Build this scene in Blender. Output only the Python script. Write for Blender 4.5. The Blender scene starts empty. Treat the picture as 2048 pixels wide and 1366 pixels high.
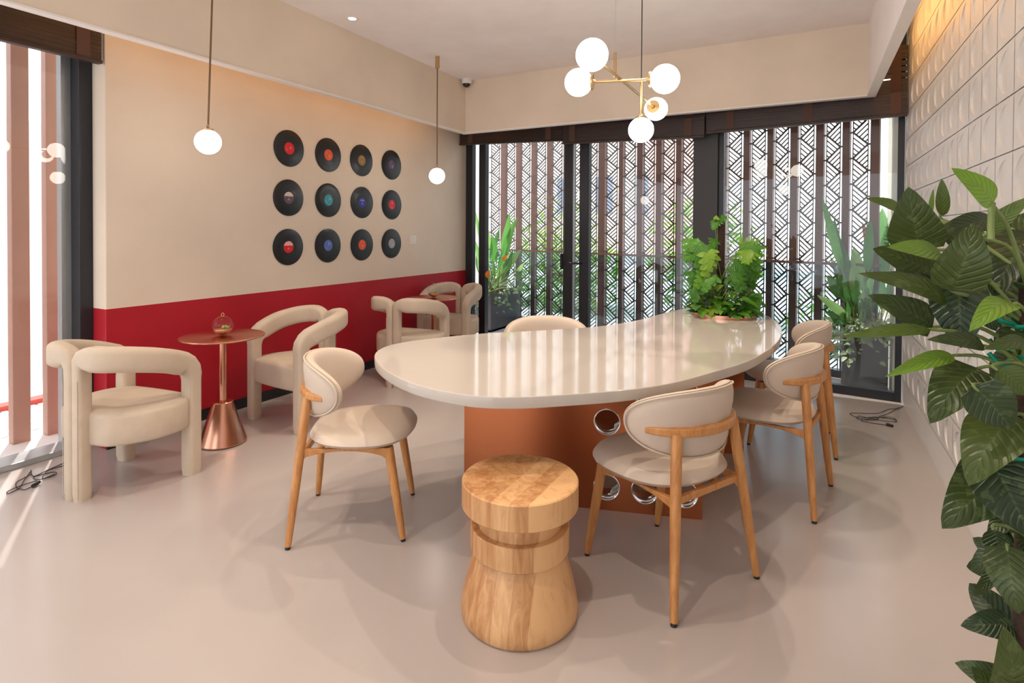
import bpy, math, random
from mathutils import Vector, Matrix
from math import sin, cos, pi, radians, sqrt
random.seed(7)
S = bpy.context.scene
COL = S.collection

# ------------------------------------------------------------------ camera, world, sun, exposure
FPX, YAW, PITCH, ROLL, CY, HC = 1111.2, .49364, .013597, .0054217, 476.3, 1.35
_c, _s = cos(YAW), sin(YAW)
CF = Vector((-_s * cos(PITCH), _c * cos(PITCH), -sin(PITCH)))
_R = Vector((_c, _s, 0)); _U = _R.cross(CF)
CR = _R * cos(ROLL) + _U * sin(ROLL); CU = _U * cos(ROLL) - _R * sin(ROLL)
CO = Vector((0, 0, HC))
cd = bpy.data.cameras.new('camera'); cam = bpy.data.objects.new('camera', cd); COL.objects.link(cam)
cam.matrix_world = Matrix(((CR.x, CU.x, -CF.x, 0), (CR.y, CU.y, -CF.y, 0), (CR.z, CU.z, -CF.z, HC), (0, 0, 0, 1)))
cd.sensor_width = 36; cd.lens = FPX / 2048 * 36; cd.shift_x = 0; cd.shift_y = (CY - 683) / 2048
cd.clip_start = .05; cd.clip_end = 200
S.camera = cam
S.view_settings.view_transform = 'Standard'; S.view_settings.look = 'None'
S.view_settings.exposure = -0.25; S.view_settings.gamma = 1
S.view_settings.use_curve_mapping = False

W = bpy.data.worlds.new('world'); S.world = W; W.use_nodes = True
bg = W.node_tree.nodes['Background']
bg.inputs[0].default_value = (.90, .95, 1, 1); bg.inputs[1].default_value = 2.9

def lamp(name, kind, loc, power, color, rot=(0, 0, 0), **kw):
    d = bpy.data.lights.new(name, kind); d.energy = power; d.color = color
    for k, v in kw.items(): setattr(d, k, v)
    o = bpy.data.objects.new(name, d); COL.objects.link(o); o.location = loc; o.rotation_euler = rot
    return o
lamp('sun', 'SUN', (-6, 6, 8), 7.0, (1, .96, .9), (radians(-14), radians(-26), 0), angle=radians(.6))
# warm LED strips hidden in the two ceiling coves
WARM = (1, .58, .20)
lamp('cove_strip_left', 'AREA', (-3.41, 3.2, 2.60), 4.5, WARM, (0, radians(-78), 0), shape='RECTANGLE', size=.03, size_y=3.6)
lamp('cove_strip_right', 'AREA', (.47, 2.9, 2.80), 13, WARM, (0, radians(70), 0), shape='RECTANGLE', size=.03, size_y=4.2)
# recessed downlights in the ceiling (the fixtures are built further down)
SPOTW = (1, .85, .69)
DOWN = [(-.78, 2.05), (-.90, 3.02), (-.95, 3.8), (-.70, 1.0),
        (-3.12, 3.19), (-2.65, 1.05), (-2.0, .4), (-2.05, 2.9)]
for i, (x, y) in enumerate(DOWN):
    lamp('downlight_lamp', 'SPOT', (x, y, 2.95), 70 if i != 4 else 40, SPOTW, spot_size=radians(96 if i != 4 else 38), spot_blend=.6, shadow_soft_size=.016)

# ------------------------------------------------------------------ pixel helpers (2048x1366 frame)
def ray(px, py): return CF + CR * ((px - 1024) / FPX) - CU * ((py - CY) / FPX)
def at(px, py, d): return CO + ray(px, py) * d
def at_z(px, py, z): r = ray(px, py); return CO + r * ((z - HC) / r.z)
def at_x(px, py, x): r = ray(px, py); return CO + r * (x / r.x)
def at_line(px, py, m, c):          # plane Y + m X = c
    r = ray(px, py); return CO + r * (c / (r.y + m * r.x))

# ------------------------------------------------------------------ materials
def nt(name):
    m = bpy.data.materials.new(name); m.use_nodes = True
    n = m.node_tree.nodes; b = n['Principled BSDF']; return m, m.node_tree, b
def mat(name, col, rough=.5, metal=0, var=0, scale=8, bump=0, bscale=60, spec=.5, coat=0, stretch=None, aniso=0):
    m, t, b = nt(name)
    b.inputs['Base Color'].default_value = (*col, 1); b.inputs['Roughness'].default_value = rough
    b.inputs['Metallic'].default_value = metal; b.inputs['Specular IOR Level'].default_value = spec
    b.inputs['Coat Weight'].default_value = coat; b.inputs['Coat Roughness'].default_value = .06
    tc = t.nodes.new('ShaderNodeTexCoord'); mp = t.nodes.new('ShaderNodeMapping')
    t.links.new(tc.outputs['Object'], mp.inputs[0])
    if stretch: mp.inputs['Scale'].default_value = stretch
    if var:
        nz = t.nodes.new('ShaderNodeTexNoise'); nz.inputs['Scale'].default_value = scale; nz.inputs['Detail'].default_value = 5
        t.links.new(mp.outputs[0], nz.inputs['Vector'])
        cr = t.nodes.new('ShaderNodeValToRGB')
        cr.color_ramp.elements[0].position = .3; cr.color_ramp.elements[1].position = .7
        cr.color_ramp.elements[0].color = (*[c * (1 - var) for c in col], 1)
        cr.color_ramp.elements[1].color = (*[min(1, c * (1 + var)) for c in col], 1)
        t.links.new(nz.outputs['Fac'], cr.inputs[0]); t.links.new(cr.outputs[0], b.inputs['Base Color'])
    if bump:
        nb = t.nodes.new('ShaderNodeTexNoise'); nb.inputs['Scale'].default_value = bscale; nb.inputs['Detail'].default_value = 3
        t.links.new(mp.outputs[0], nb.inputs['Vector'])
        bp = t.nodes.new('ShaderNodeBump'); bp.inputs['Strength'].default_value = bump; bp.inputs['Distance'].default_value = .004
        t.links.new(nb.outputs['Fac'], bp.inputs['Height']); t.links.new(bp.outputs[0], b.inputs['Normal'])
    if aniso:
        b.inputs['Anisotropic'].default_value = aniso
        tg = t.nodes.new('ShaderNodeTangent'); tg.direction_type = 'RADIAL'; tg.axis = 'Z'
        t.links.new(tg.outputs[0], b.inputs['Tangent'])
    return m
def emis(name, col, s):
    m, t, b = nt(name); b.inputs['Emission Color'].default_value = (*col, 1); b.inputs['Emission Strength'].default_value = s
    b.inputs['Base Color'].default_value = (.9, .9, .88, 1); return m
def glassmat(name, tint=(1, 1, 1), base=.03, rough=.0):
    m, t, b = nt(name); t.nodes.remove(b); out = t.nodes['Material Output']
    tr = t.nodes.new('ShaderNodeBsdfTransparent'); tr.inputs[0].default_value = (*tint, 1)
    gl = t.nodes.new('ShaderNodeBsdfGlossy'); gl.inputs['Roughness'].default_value = rough
    lw = t.nodes.new('ShaderNodeLayerWeight'); lw.inputs[0].default_value = .5
    pw = t.nodes.new('ShaderNodeMath'); pw.operation = 'POWER'; pw.inputs[1].default_value = 5; t.links.new(lw.outputs['Facing'], pw.inputs[0])
    fr = t.nodes.new('ShaderNodeMath'); fr.operation = 'MULTIPLY_ADD'; fr.inputs[1].default_value = .9; fr.inputs[2].default_value = base; t.links.new(pw.outputs[0], fr.inputs[0])
    mx = t.nodes.new('ShaderNodeMixShader')
    t.links.new(fr.outputs[0], mx.inputs[0]); t.links.new(tr.outputs[0], mx.inputs[1]); t.links.new(gl.outputs[0], mx.inputs[2])
    t.links.new(mx.outputs[0], out.inputs[0]); return m

def plaster(name, col):
    return mat(name, col, .75, var=.05, scale=2.2, bump=.12, bscale=35, spec=.25)
M = {}
M['plaster'] = plaster('beige_plaster', (.78, .65, .52))
M['ceiling'] = plaster('ceiling_paint', (.88, .81, .78))
M['trim'] = mat('white_edge', (.86, .80, .76), .55)
M['tile'] = mat('white_relief_panel', (.80, .77, .74), .38, var=.02, scale=3)
M['floor'] = mat('resin_floor', (.47, .41, .38), .21, var=.045, scale=1.1, bump=.03, bscale=7, spec=.8)
M['black'] = mat('black_paint', (.012, .012, .014), .35)
M['frame'] = mat('dark_grey_aluminium', (.028, .030, .036), .38, metal=.3)
M['frame_light'] = mat('grey_aluminium_edge', (.42, .44, .45), .35, metal=.5)
M['column'] = mat('dark_grey_column', (.045, .042, .042), .5)
M['glass'] = glassmat('window_glass')
M['balglass'] = glassmat('balustrade_glass', (.74, .83, .88))
M['fabric'] = mat('cream_boucle_fabric', (.62, .50, .385), .9, var=.05, scale=9, bump=.35, bscale=420, spec=.2)
M['leather'] = mat('cream_leather', (.61, .495, .40), .55, var=.03, scale=5, bump=.08, bscale=250, spec=.35)
M['piping'] = mat('cream_piping', (.60, .49, .385), .6)
M['quartz'] = mat('polished_white_quartz', (.52, .46, .405), .07, var=.015, scale=2, spec=.5)
M['copper'] = mat('brushed_copper_panel', (.50, .165, .07), .30, metal=1, var=.06, scale=2, bump=.04, bscale=300, stretch=(1, 1, .05))
M['copper2'] = mat('polished_copper', (.74, .37, .25), .22, metal=1, aniso=.75)
M['chrome'] = mat('chrome', (.85, .85, .87), .08, metal=1)
M['brass'] = mat('brushed_brass', (.62, .42, .20), .28, metal=1)
M['bronze'] = mat('bronze_rod', (.22, .14, .08), .35, metal=.9)
M['globe'] = emis('opal_glass', (1, .93, .84), 15)
M['spotlens'] = emis('downlight_lens', (1, .85, .65), 8)
M['white'] = mat('white_plastic', (.8, .79, .77), .35)
M['switch'] = mat('beige_switch', (.82, .76, .68), .35)
M['dome'] = mat('smoked_dome', (.02, .015, .015), .08)
M['cable'] = mat('black_cable', (.015, .015, .015), .5)
M['planter'] = mat('charcoal_planter', (.06, .065, .075), .42, var=.06, scale=4)
M['soil'] = mat('dark_soil', (.03, .02, .013), .95, var=.4, scale=40, bump=.6, bscale=80)
M['pole'] = mat('coir_pole', (.05, .026, .018), .95, bump=.9, bscale=160, var=.3, scale=60)
M['stem'] = mat('plant_stem', (.20, .26, .075), .5, var=.2, scale=20)
M['ribbon'] = mat('teal_ribbon', (.0, .32, .20), .45)
M['lattice'] = mat('brown_lattice_metal', (.075, .050, .042), .5)
M['post'] = mat('brown_fin_metal', (.14, .062, .045), .48, var=.05, scale=4)
M['fin'] = mat('terracotta_fin', (.43, .235, .175), .5, var=.05, scale=3)
M['outwall'] = mat('white_outdoor_wall', (.85, .85, .84), .8)
M['outwall2'] = mat('pale_green_grey_render', (.50, .49, .42), .8)
M['red_kerb'] = mat('red_kerb', (.55, .07, .05), .6)
M['paving'] = mat('pale_paving', (.72, .70, .68), .55, var=.05, scale=3)
M['grass'] = mat('lawn', (.12, .30, .03), .9, var=.35, scale=14)
M['bark'] = mat('bark', (.12, .08, .05), .9, var=.3, scale=10)
M['bluewin'] = mat('blue_window_glass', (.24, .33, .45), .15)
M['pink'] = mat('coral_render', (.70, .45, .42), .8)

def wall_paint():                   # beige above 0.857 m, red paint below it
    m, t, b = nt('two_tone_wall_paint'); b.inputs['Specular IOR Level'].default_value = .3
    g = t.nodes.new('ShaderNodeNewGeometry'); sx = t.nodes.new('ShaderNodeSeparateXYZ'); t.links.new(g.outputs['Position'], sx.inputs[0])
    gt = t.nodes.new('ShaderNodeMath'); gt.operation = 'GREATER_THAN'; gt.inputs[1].default_value = .857
    t.links.new(sx.outputs['Z'], gt.inputs[0])
    nz = t.nodes.new('ShaderNodeTexNoise'); nz.inputs['Scale'].default_value = 2.1; nz.inputs['Detail'].default_value = 6; nz.inputs['Roughness'].default_value = .6
    t.links.new(g.outputs['Position'], nz.inputs['Vector'])
    def ramp(a, c):
        r = t.nodes.new('ShaderNodeValToRGB'); r.color_ramp.elements[0].position = .3; r.color_ramp.elements[1].position = .7
        r.color_ramp.elements[0].color = (*a, 1); r.color_ramp.elements[1].color = (*c, 1); t.links.new(nz.outputs['Fac'], r.inputs[0]); return r
    hi = ramp((.745, .625, .50), (.80, .675, .55)); lo = ramp((.40, .010, .020), (.46, .016, .030))
    mx = t.nodes.new('ShaderNodeMixRGB'); t.links.new(gt.outputs[0], mx.inputs[0]); t.links.new(lo.outputs[0], mx.inputs[1]); t.links.new(hi.outputs[0], mx.inputs[2])
    t.links.new(mx.outputs[0], b.inputs['Base Color'])
    rr = t.nodes.new('ShaderNodeMapRange'); rr.inputs[3].default_value = .42; rr.inputs[4].default_value = .75
    t.links.new(gt.outputs[0], rr.inputs[0]); t.links.new(rr.outputs[0], b.inputs['Roughness'])
    bp = t.nodes.new('ShaderNodeBump'); bp.inputs['Strength'].default_value = .08; bp.inputs['Distance'].default_value = .01
    t.links.new(nz.outputs['Fac'], bp.inputs['Height']); t.links.new(bp.outputs[0], b.inputs['Normal'])
    return m
M['wall'] = wall_paint()

def wood(name, c0, c1, stretch=(14, 14, 1.6), rough=.42, staves=0):
    m, t, b = nt(name); b.inputs['Roughness'].default_value = rough
    tc = t.nodes.new('ShaderNodeTexCoord'); mp = t.nodes.new('ShaderNodeMapping'); mp.inputs['Scale'].default_value = stretch
    t.links.new(tc.outputs['Object'], mp.inputs[0])
    nz = t.nodes.new('ShaderNodeTexNoise'); nz.inputs['Scale'].default_value = 3.2; nz.inputs['Detail'].default_value = 8; nz.inputs['Roughness'].default_value = .65
    nz.inputs['Distortion'].default_value = .8
    t.links.new(mp.outputs[0], nz.inputs['Vector'])
    fac = nz.outputs['Fac']
    if staves:
        sx = t.nodes.new('ShaderNodeSeparateXYZ'); t.links.new(tc.outputs['Object'], sx.inputs[0])
        m1 = t.nodes.new('ShaderNodeMath'); m1.operation = 'MULTIPLY'; m1.inputs[1].default_value = staves; t.links.new(sx.outputs['X'], m1.inputs[0])
        fl = t.nodes.new('ShaderNodeMath'); fl.operation = 'FLOOR'; t.links.new(m1.outputs[0], fl.inputs[0])
        wn = t.nodes.new('ShaderNodeTexWhiteNoise'); wn.noise_dimensions = '1D'; t.links.new(fl.outputs[0], wn.inputs['W'])
        a = t.nodes.new('ShaderNodeMath'); a.operation = 'MULTIPLY_ADD'; a.inputs[1].default_value = .34; a.inputs[2].default_value = -.15
        t.links.new(wn.outputs['Value'], a.inputs[0])
        ad = t.nodes.new('ShaderNodeMath'); ad.operation = 'ADD'; t.links.new(fac, ad.inputs[0]); t.links.new(a.outputs[0], ad.inputs[1]); fac = ad.outputs[0]
    r = t.nodes.new('ShaderNodeValToRGB'); e = r.color_ramp.elements
    e[0].position = .26; e[1].position = .62; e[0].color = (*c0, 1); e[1].color = (*c1, 1)
    t.links.new(fac, r.inputs[0]); t.links.new(r.outputs[0], b.inputs['Base Color'])
    bp = t.nodes.new('ShaderNodeBump'); bp.inputs['Strength'].default_value = .12; bp.inputs['Distance'].default_value = .002
    t.links.new(fac, bp.inputs['Height']); t.links.new(bp.outputs[0], b.inputs['Normal'])
    return m
M['oak'] = wood('oiled_oak', (.40, .15, .04), (.62, .29, .095))
M['stoolside'] = wood('laminated_wood', (.44, .19, .065), (.74, .43, .20), (9, 9, .9), staves=17)
M['blind'] = wood('dark_bamboo', (.010, .005, .004), (.060, .030, .022), (.8, .8, 26), rough=.45)
M['blindtape'] = mat('blind_cloth_tape', (.10, .05, .035), .8)
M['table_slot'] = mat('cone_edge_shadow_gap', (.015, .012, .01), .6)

def vinyl():
    m, t, b = nt('black_vinyl'); b.inputs['Base Color'].default_value = (.012, .012, .013, 1)
    b.inputs['Roughness'].default_value = .22; b.inputs['Specular IOR Level'].default_value = .5; b.inputs['Anisotropic'].default_value = .95
    tg = t.nodes.new('ShaderNodeTangent'); tg.direction_type = 'RADIAL'; tg.axis = 'X'; t.links.new(tg.outputs[0], b.inputs['Tangent'])
    tc = t.nodes.new('ShaderNodeTexCoord'); wv = t.nodes.new('ShaderNodeTexWave'); wv.wave_type = 'RINGS'; wv.rings_direction = 'X'
    wv.inputs['Scale'].default_value = 60; t.links.new(tc.outputs['Object'], wv.inputs[0])
    bp = t.nodes.new('ShaderNodeBump'); bp.inputs['Strength'].default_value = .25; bp.inputs['Distance'].default_value = .001
    t.links.new(wv.outputs['Fac'], bp.inputs['Height']); t.links.new(bp.outputs[0], b.inputs['Normal'])
    return m
M['vinyl'] = vinyl()

def leafmat(name, dark, mid, light, veins=.22, rough=.33, trans=.25):
    # attribute 'leaf': R = across (0..1), G = along (0..1), B = per-leaf random
    m, t, b = nt(name); out = t.nodes['Material Output']
    at_ = t.nodes.new('ShaderNodeAttribute'); at_.attribute_name = 'leaf'
    sp = t.nodes.new('ShaderNodeSeparateColor'); t.links.new(at_.outputs['Color'], sp.inputs[0])
    r = t.nodes.new('ShaderNodeValToRGB'); e = r.color_ramp.elements
    e[0].position = 0; e[0].color = (*dark, 1); e[1].position = 1; e[1].color = (*light, 1)
    q = e.new(.5); q.color = (*mid, 1)
    t.links.new(sp.outputs[2], r.inputs[0])
    def mth(op, a, bb=None, cc=None):
        n = t.nodes.new('ShaderNodeMath'); n.operation = op
        for i, v in enumerate((a, bb, cc)):
            if v is None: continue
            if isinstance(v, (int, float)): n.inputs[i].default_value = v
            else: t.links.new(v, n.inputs[i])
        return n.outputs[0]
    au = mth('ABSOLUTE', mth('SUBTRACT', sp.outputs[0], .5))
    ph = mth('SUBTRACT', mth('MULTIPLY', sp.outputs[1], 9.0), mth('MULTIPLY', au, 5.0))
    vn = mth('POWER', mth('ABSOLUTE', mth('COSINE', mth('MULTIPLY', ph, pi))), 10.0)
    mid_ = mth('LESS_THAN', au, .025)
    vv = mth('MULTIPLY', mth('MAXIMUM', mth('MULTIPLY', vn, .55), mid_), veins)
    nz = t.nodes.new('ShaderNodeTexNoise'); nz.inputs['Scale'].default_value = 38; nz.inputs['Detail'].default_value = 3
    tc = t.nodes.new('ShaderNodeTexCoord'); t.links.new(tc.outputs['Object'], nz.inputs['Vector'])
    mo = mth('MULTIPLY', mth('GREATER_THAN', nz.outputs['Fac'], .60), .28)
    fac = mth('MINIMUM', mth('ADD', vv, mo), 1.0)
    mx = t.nodes.new('ShaderNodeMixRGB'); t.links.new(fac, mx.inputs[0]); t.links.new(r.outputs[0], mx.inputs[1])
    mx.inputs[2].default_value = (*[min(1, c * 1.6 + .05) for c in mid], 1)
    t.links.new(mx.outputs[0], b.inputs['Base Color']); b.inputs['Roughness'].default_value = rough
    bp = t.nodes.new('ShaderNodeBump'); bp.inputs['Strength'].default_value = .5; bp.inputs['Distance'].default_value = .004; bp.invert = True
    t.links.new(vn, bp.inputs['Height']); t.links.new(bp.outputs[0], b.inputs['Normal'])
    tl = t.nodes.new('ShaderNodeBsdfTranslucent'); t.links.new(mx.outputs[0], tl.inputs[0])
    ms = t.nodes.new('ShaderNodeMixShader'); ms.inputs[0].default_value = trans
    t.links.new(b.outputs[0], ms.inputs[1]); t.links.new(tl.outputs[0], ms.inputs[2]); t.links.new(ms.outputs[0], out.inputs[0])
    return m
M['leaf_big'] = leafmat('climber_leaf', (.014, .036, .012), (.068, .100, .018), (.20, .38, .03))
M['leaf_table'] = leafmat('monstera_leaf', (.02, .11, .012), (.09, .29, .015), (.32, .50, .03), veins=.25, trans=.35)
M['leaf_out'] = leafmat('strelitzia_leaf', (.04, .15, .045), (.10, .34, .06), (.36, .62, .22), veins=.2, trans=.4)
M['leaf_pale'] = leafmat('variegated_leaf', (.12, .28, .10), (.34, .48, .26), (.60, .70, .45), veins=.3, trans=.4)
M['leaf_tree'] = leafmat('tree_leaf', (.08, .25, .02), (.24, .52, .06), (.48, .72, .18), veins=0, trans=.5)
M['petal'] = mat('orange_bract', (.85, .30, .03), .5)
M['succulent'] = mat('succulent_leaf', (.32, .50, .10), .5, var=.2, scale=60)
M['pebble'] = mat('copper_pebbles', (.55, .26, .14), .2, metal=.8, var=.4, scale=120, bump=1, bscale=150)

# ------------------------------------------------------------------ mesh helpers
class MB:
    def __init__(s): s.v = []; s.f = []; s.sm = []; s.mi = []; s.lc = {}
    def add(s, vs, fs, smooth=False, mi=0):
        o = len(s.v); s.v += [tuple(v) for v in vs]
        for f in fs: s.f.append(tuple(i + o for i in f)); s.sm.append(smooth); s.mi.append(mi)
        return o
    def box(s, lo, hi, mi=0):
        x0, y0, z0 = lo; x1, y1, z1 = hi
        s.add([(x0, y0, z0), (x1, y0, z0), (x1, y1, z0), (x0, y1, z0), (x0, y0, z1), (x1, y0, z1), (x1, y1, z1), (x0, y1, z1)],
              [(0, 3, 2, 1), (4, 5, 6, 7), (0, 1, 5, 4), (1, 2, 6, 5), (2, 3, 7, 6), (3, 0, 4, 7)], mi=mi)
    def obox(s, a, b, n, th, z0, z1, mi=0):
        # vertical wall-like box from a to b (xy), extending th along n
        a = Vector(a[:2]); b = Vector(b[:2]); n = Vector(n[:2]).normalized() * th
        p = [a, b, b + n, a + n]
        vs = [(q.x, q.y, z0) for q in p] + [(q.x, q.y, z1) for q in p]
        s.add(vs, [(0, 3, 2, 1), (4, 5, 6, 7), (0, 1, 5, 4), (1, 2, 6, 5), (2, 3, 7, 6), (3, 0, 4, 7)], mi=mi)
    def beam(s, a, b, w, h, up=Vector((0, 0, 1)), mi=0):
        a = Vector(a); b = Vector(b); d = (b - a).normalized(); sd = d.cross(up).normalized() * w / 2; u = sd.cross(d).normalized() * h / 2
        vs = [a - sd - u, a + sd - u, a + sd + u, a - sd + u, b - sd - u, b + sd - u, b + sd + u, b - sd + u]
        s.add(vs, [(0, 1, 2, 3), (4, 7, 6, 5), (0, 4, 5, 1), (1, 5, 6, 2), (2, 6, 7, 3), (3, 7, 4, 0)], mi=mi)
    def prism(s, poly, z0, z1, mi=0, smooth=False):
        n = len(poly); vs = [(p[0], p[1], z0) for p in poly] + [(p[0], p[1], z1) for p in poly]
        s.add(vs, [tuple(range(n))[::-1], tuple(range(n, 2 * n))], mi=mi)
        o = len(s.v) - 2 * n
        for i in range(n):
            j = (i + 1) % n; s.f.append((o + i, o + j, o + n + j, o + n + i)); s.sm.append(smooth); s.mi.append(mi)
    def tube(s, pts, r, n=10, mi=0, cap=True):
        pts = [Vector(p) for p in pts]; k = len(pts)
        rs = r if isinstance(r, (list, tuple)) else [r] * k
        T = [(pts[min(i + 1, k - 1)] - pts[max(i - 1, 0)]).normalized() for i in range(k)]
        up = Vector((0, 0, 1)) if abs(T[0].z) < .9 else Vector((1, 0, 0))
        nrm = T[0].cross(up).normalized(); vs = []
        for i in range(k):
            nrm = (nrm - T[i] * nrm.dot(T[i])).normalized(); bn = T[i].cross(nrm)
            for j in range(n):
                a = 2 * pi * j / n; vs.append(pts[i] + (nrm * cos(a) + bn * sin(a)) * rs[i])
        fs = [(i * n + j, i * n + (j + 1) % n, (i + 1) * n + (j + 1) % n, (i + 1) * n + j) for i in range(k - 1) for j in range(n)]
        s.add(vs, fs, True, mi)
        if cap:
            s.add(vs[:n], [tuple(range(n))[::-1]], False, mi); s.add(vs[-n:], [tuple(range(n))], False, mi)
    def lathe(s, prof, c=(0, 0, 0), n=48, mi=0, axis='z', sharp=()):
        # prof [(r,z)], split at sharp indices so hard edges stay hard
        segs = []; st = 0
        for k in list(sharp) + [len(prof) - 1]:
            if k > st: segs.append(prof[st:k + 1]); st = k
        for pr in segs:
            vs = []; fs = []
            for (r, z) in pr:
                for j in range(n):
                    a = 2 * pi * j / n; p = (r * cos(a), r * sin(a), z)
                    if axis == 'x': p = (p[2], p[0], p[1])
                    vs.append((c[0] + p[0], c[1] + p[1], c[2] + p[2]))
            for i in range(len(pr) - 1):
                for j in range(n): fs.append((i * n + j, i * n + (j + 1) % n, (i + 1) * n + (j + 1) % n, (i + 1) * n + j))
            s.add(vs, fs, True, mi)
    def sphere(s, c, r, n=24, m=14, mi=0, sc=(1, 1, 1)):
        vs = []; fs = []
        for i in range(m + 1):
            th = pi * i / m
            for j in range(n):
                a = 2 * pi * j / n
                vs.append((c[0] + r * sc[0] * sin(th) * cos(a), c[1] + r * sc[1] * sin(th) * sin(a), c[2] + r * sc[2] * cos(th)))
        for i in range(m):
            for j in range(n): fs.append((i * n + j, (i + 1) * n + j, (i + 1) * n + (j + 1) % n, i * n + (j + 1) % n))
        s.add(vs, fs, True, mi)
    def leaf(s, base, tip, w, up=(0, 0, 1), bend=.12, fold=.18, shape=0, tint=.5, mi=0, nv=9, cup=0):
        base = Vector(base); tip = Vector(tip); ax = tip - base; L = ax.length; ax = ax / L
        up = Vector(up); sd = ax.cross(up)
        if sd.length < 1e-4: sd = ax.cross(Vector((.3, .9, .1)))
        sd.normalize(); nm = sd.cross(ax).normalized()
        us = (-1, -.55, 0, .55, 1); vs = []; cs = []
        for i in range(nv + 1):
            v = i / nv
            if shape == 0: pw = sin(pi * v ** .72) ** .75 if 0 < v < 1 else 0
            elif shape == 1: pw = (sin(pi * v ** .5) ** .7 if 0 < v < 1 else 0)              # heart
            else: pw = sin(pi * v ** .9) ** .6 if 0 < v < 1 else 0                            # strap
            ww = w / 2 * pw
            for u in us:
                p = base + ax * (L * v) + sd * (u * ww) + nm * (bend * L * sin(pi * v) * 1.0 - cup * L * v * v + fold * abs(u) * ww)
                if shape == 1 and v < .12: p -= ax * (abs(u) * w * .10)
                vs.append(p); cs.append((u * .5 + .5, v, tint, 1))
        fs = [(i * 5 + j, i * 5 + j + 1, (i + 1) * 5 + j + 1, (i + 1) * 5 + j) for i in range(nv) for j in range(4)]
        o = s.add(vs, fs, True, mi)
        for k, cc in enumerate(cs): s.lc[o + k] = cc
    def build(s, name, mats, parent=None, loc=None, bevel=0, subsurf=0, bseg=2, angle=40):
        me = bpy.data.meshes.new(name); me.from_pydata(s.v, [], s.f)
        for m in (mats if isinstance(mats, (list, tuple)) else [mats]): me.materials.append(m)
        me.polygons.foreach_set('use_smooth', s.sm); me.polygons.foreach_set('material_index', s.mi)
        if s.lc:
            ca = me.color_attributes.new('leaf', 'FLOAT_COLOR', 'POINT')
            for k, c in s.lc.items(): ca.data[k].color = c
        me.update(); o = bpy.data.objects.new(name, me); COL.objects.link(o)
        if parent: o.parent = parent
        if loc: o.location = loc
        if bevel:
            b = o.modifiers.new('bevel', 'BEVEL'); b.width = bevel; b.segments = bseg; b.limit_method = 'ANGLE'; b.angle_limit = radians(angle); b.harden_normals = False
        if subsurf:
            q = o.modifiers.new('sub', 'SUBSURF'); q.levels = subsurf; q.render_levels = subsurf
        return o
def tag(o, label=None, cat=None, group=None, kind=None):
    if label: o['label'] = label
    if cat: o['category'] = cat
    if group: o['group'] = group
    if kind: o['kind'] = kind
    return o
def thing(name, label, cat, loc=(0, 0, 0), rz=0, group=None):
    o = bpy.data.objects.new(name, None); COL.objects.link(o); o.location = loc; o.rotation_euler = (0, 0, rz)
    return tag(o, label, cat, group)
def struct(o, label=None, cat=None): return tag(o, label, cat, kind='structure')
KIDS = {}
def copy_tree(o, parent=None):
    c = o.copy(); COL.objects.link(c)
    if parent: c.parent = parent
    for ch in [x for x in bpy.data.objects if x.parent == o and x != c]: copy_tree(ch, c)
    return c
def catmull(P, n=8, closed=False):
    P = [Vector(p) for p in P]; k = len(P); out = []
    rng = range(k) if closed else range(k - 1)
    for i in rng:
        if closed: a, b, c, d = P[(i - 1) % k], P[i], P[(i + 1) % k], P[(i + 2) % k]
        else: a, b, c, d = P[max(i - 1, 0)], P[i], P[i + 1], P[min(i + 2, k - 1)]
        for j in range(n):
            t = j / n
            out.append(.5 * ((2 * b) + (c - a) * t + (2 * a - 5 * b + 4 * c - d) * t * t + (3 * b - a - 3 * c + d) * t ** 3))
    if not closed: out.append(P[-1])
    return out

# ------------------------------------------------------------------ room shell
XL, XR, YF, ZC = -3.77, .65, -2.6, 2.97
def dy(x): return 5.405 - .0995 * x            # the glazed end wall is slightly skewed
b = MB(); b.add([(-3.92, YF, 0), (XR, YF, 0), (XR, dy(XR) + .05, 0), (-3.92, dy(-3.92) + .05, 0), (-3.92, YF, -.1), (XR, YF, -.1), (XR, dy(XR) + .05, -.1), (-3.92, dy(-3.92) + .05, -.1)],
                [(0, 1, 2, 3), (7, 6, 5, 4), (0, 4, 5, 1), (1, 5, 6, 2), (2, 6, 7, 3), (3, 7, 4, 0)])
struct(b.build('floor', M['floor']), 'pale pink beige glossy resin floor', 'floor')
b = MB(); b.box((-4.1, YF, ZC), (XR + .1, 6.1, ZC + .12)); struct(b.build('ceiling', M['ceiling']), 'off white flat ceiling', 'ceiling')
b = MB(); b.box((XL - .15, 1.80, 0), (XL, dy(XL) + .06, ZC)); struct(b.build('wall_left', M['wall'], bevel=.006), 'left wall, beige plaster above a deep red painted band', 'wall')
b = MB(); b.box((XL, 1.80, 0), (XL + .012, dy(XL) - .05, .075)); struct(b.build('baseboard_left', M['black']), 'black baseboard under the red painted band', 'baseboard')
b = MB(); b.box((XL - .15, YF, 2.62), (XL - .02, 1.80, ZC)); struct(b.build('wall_left_upper', M['plaster']))
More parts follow.
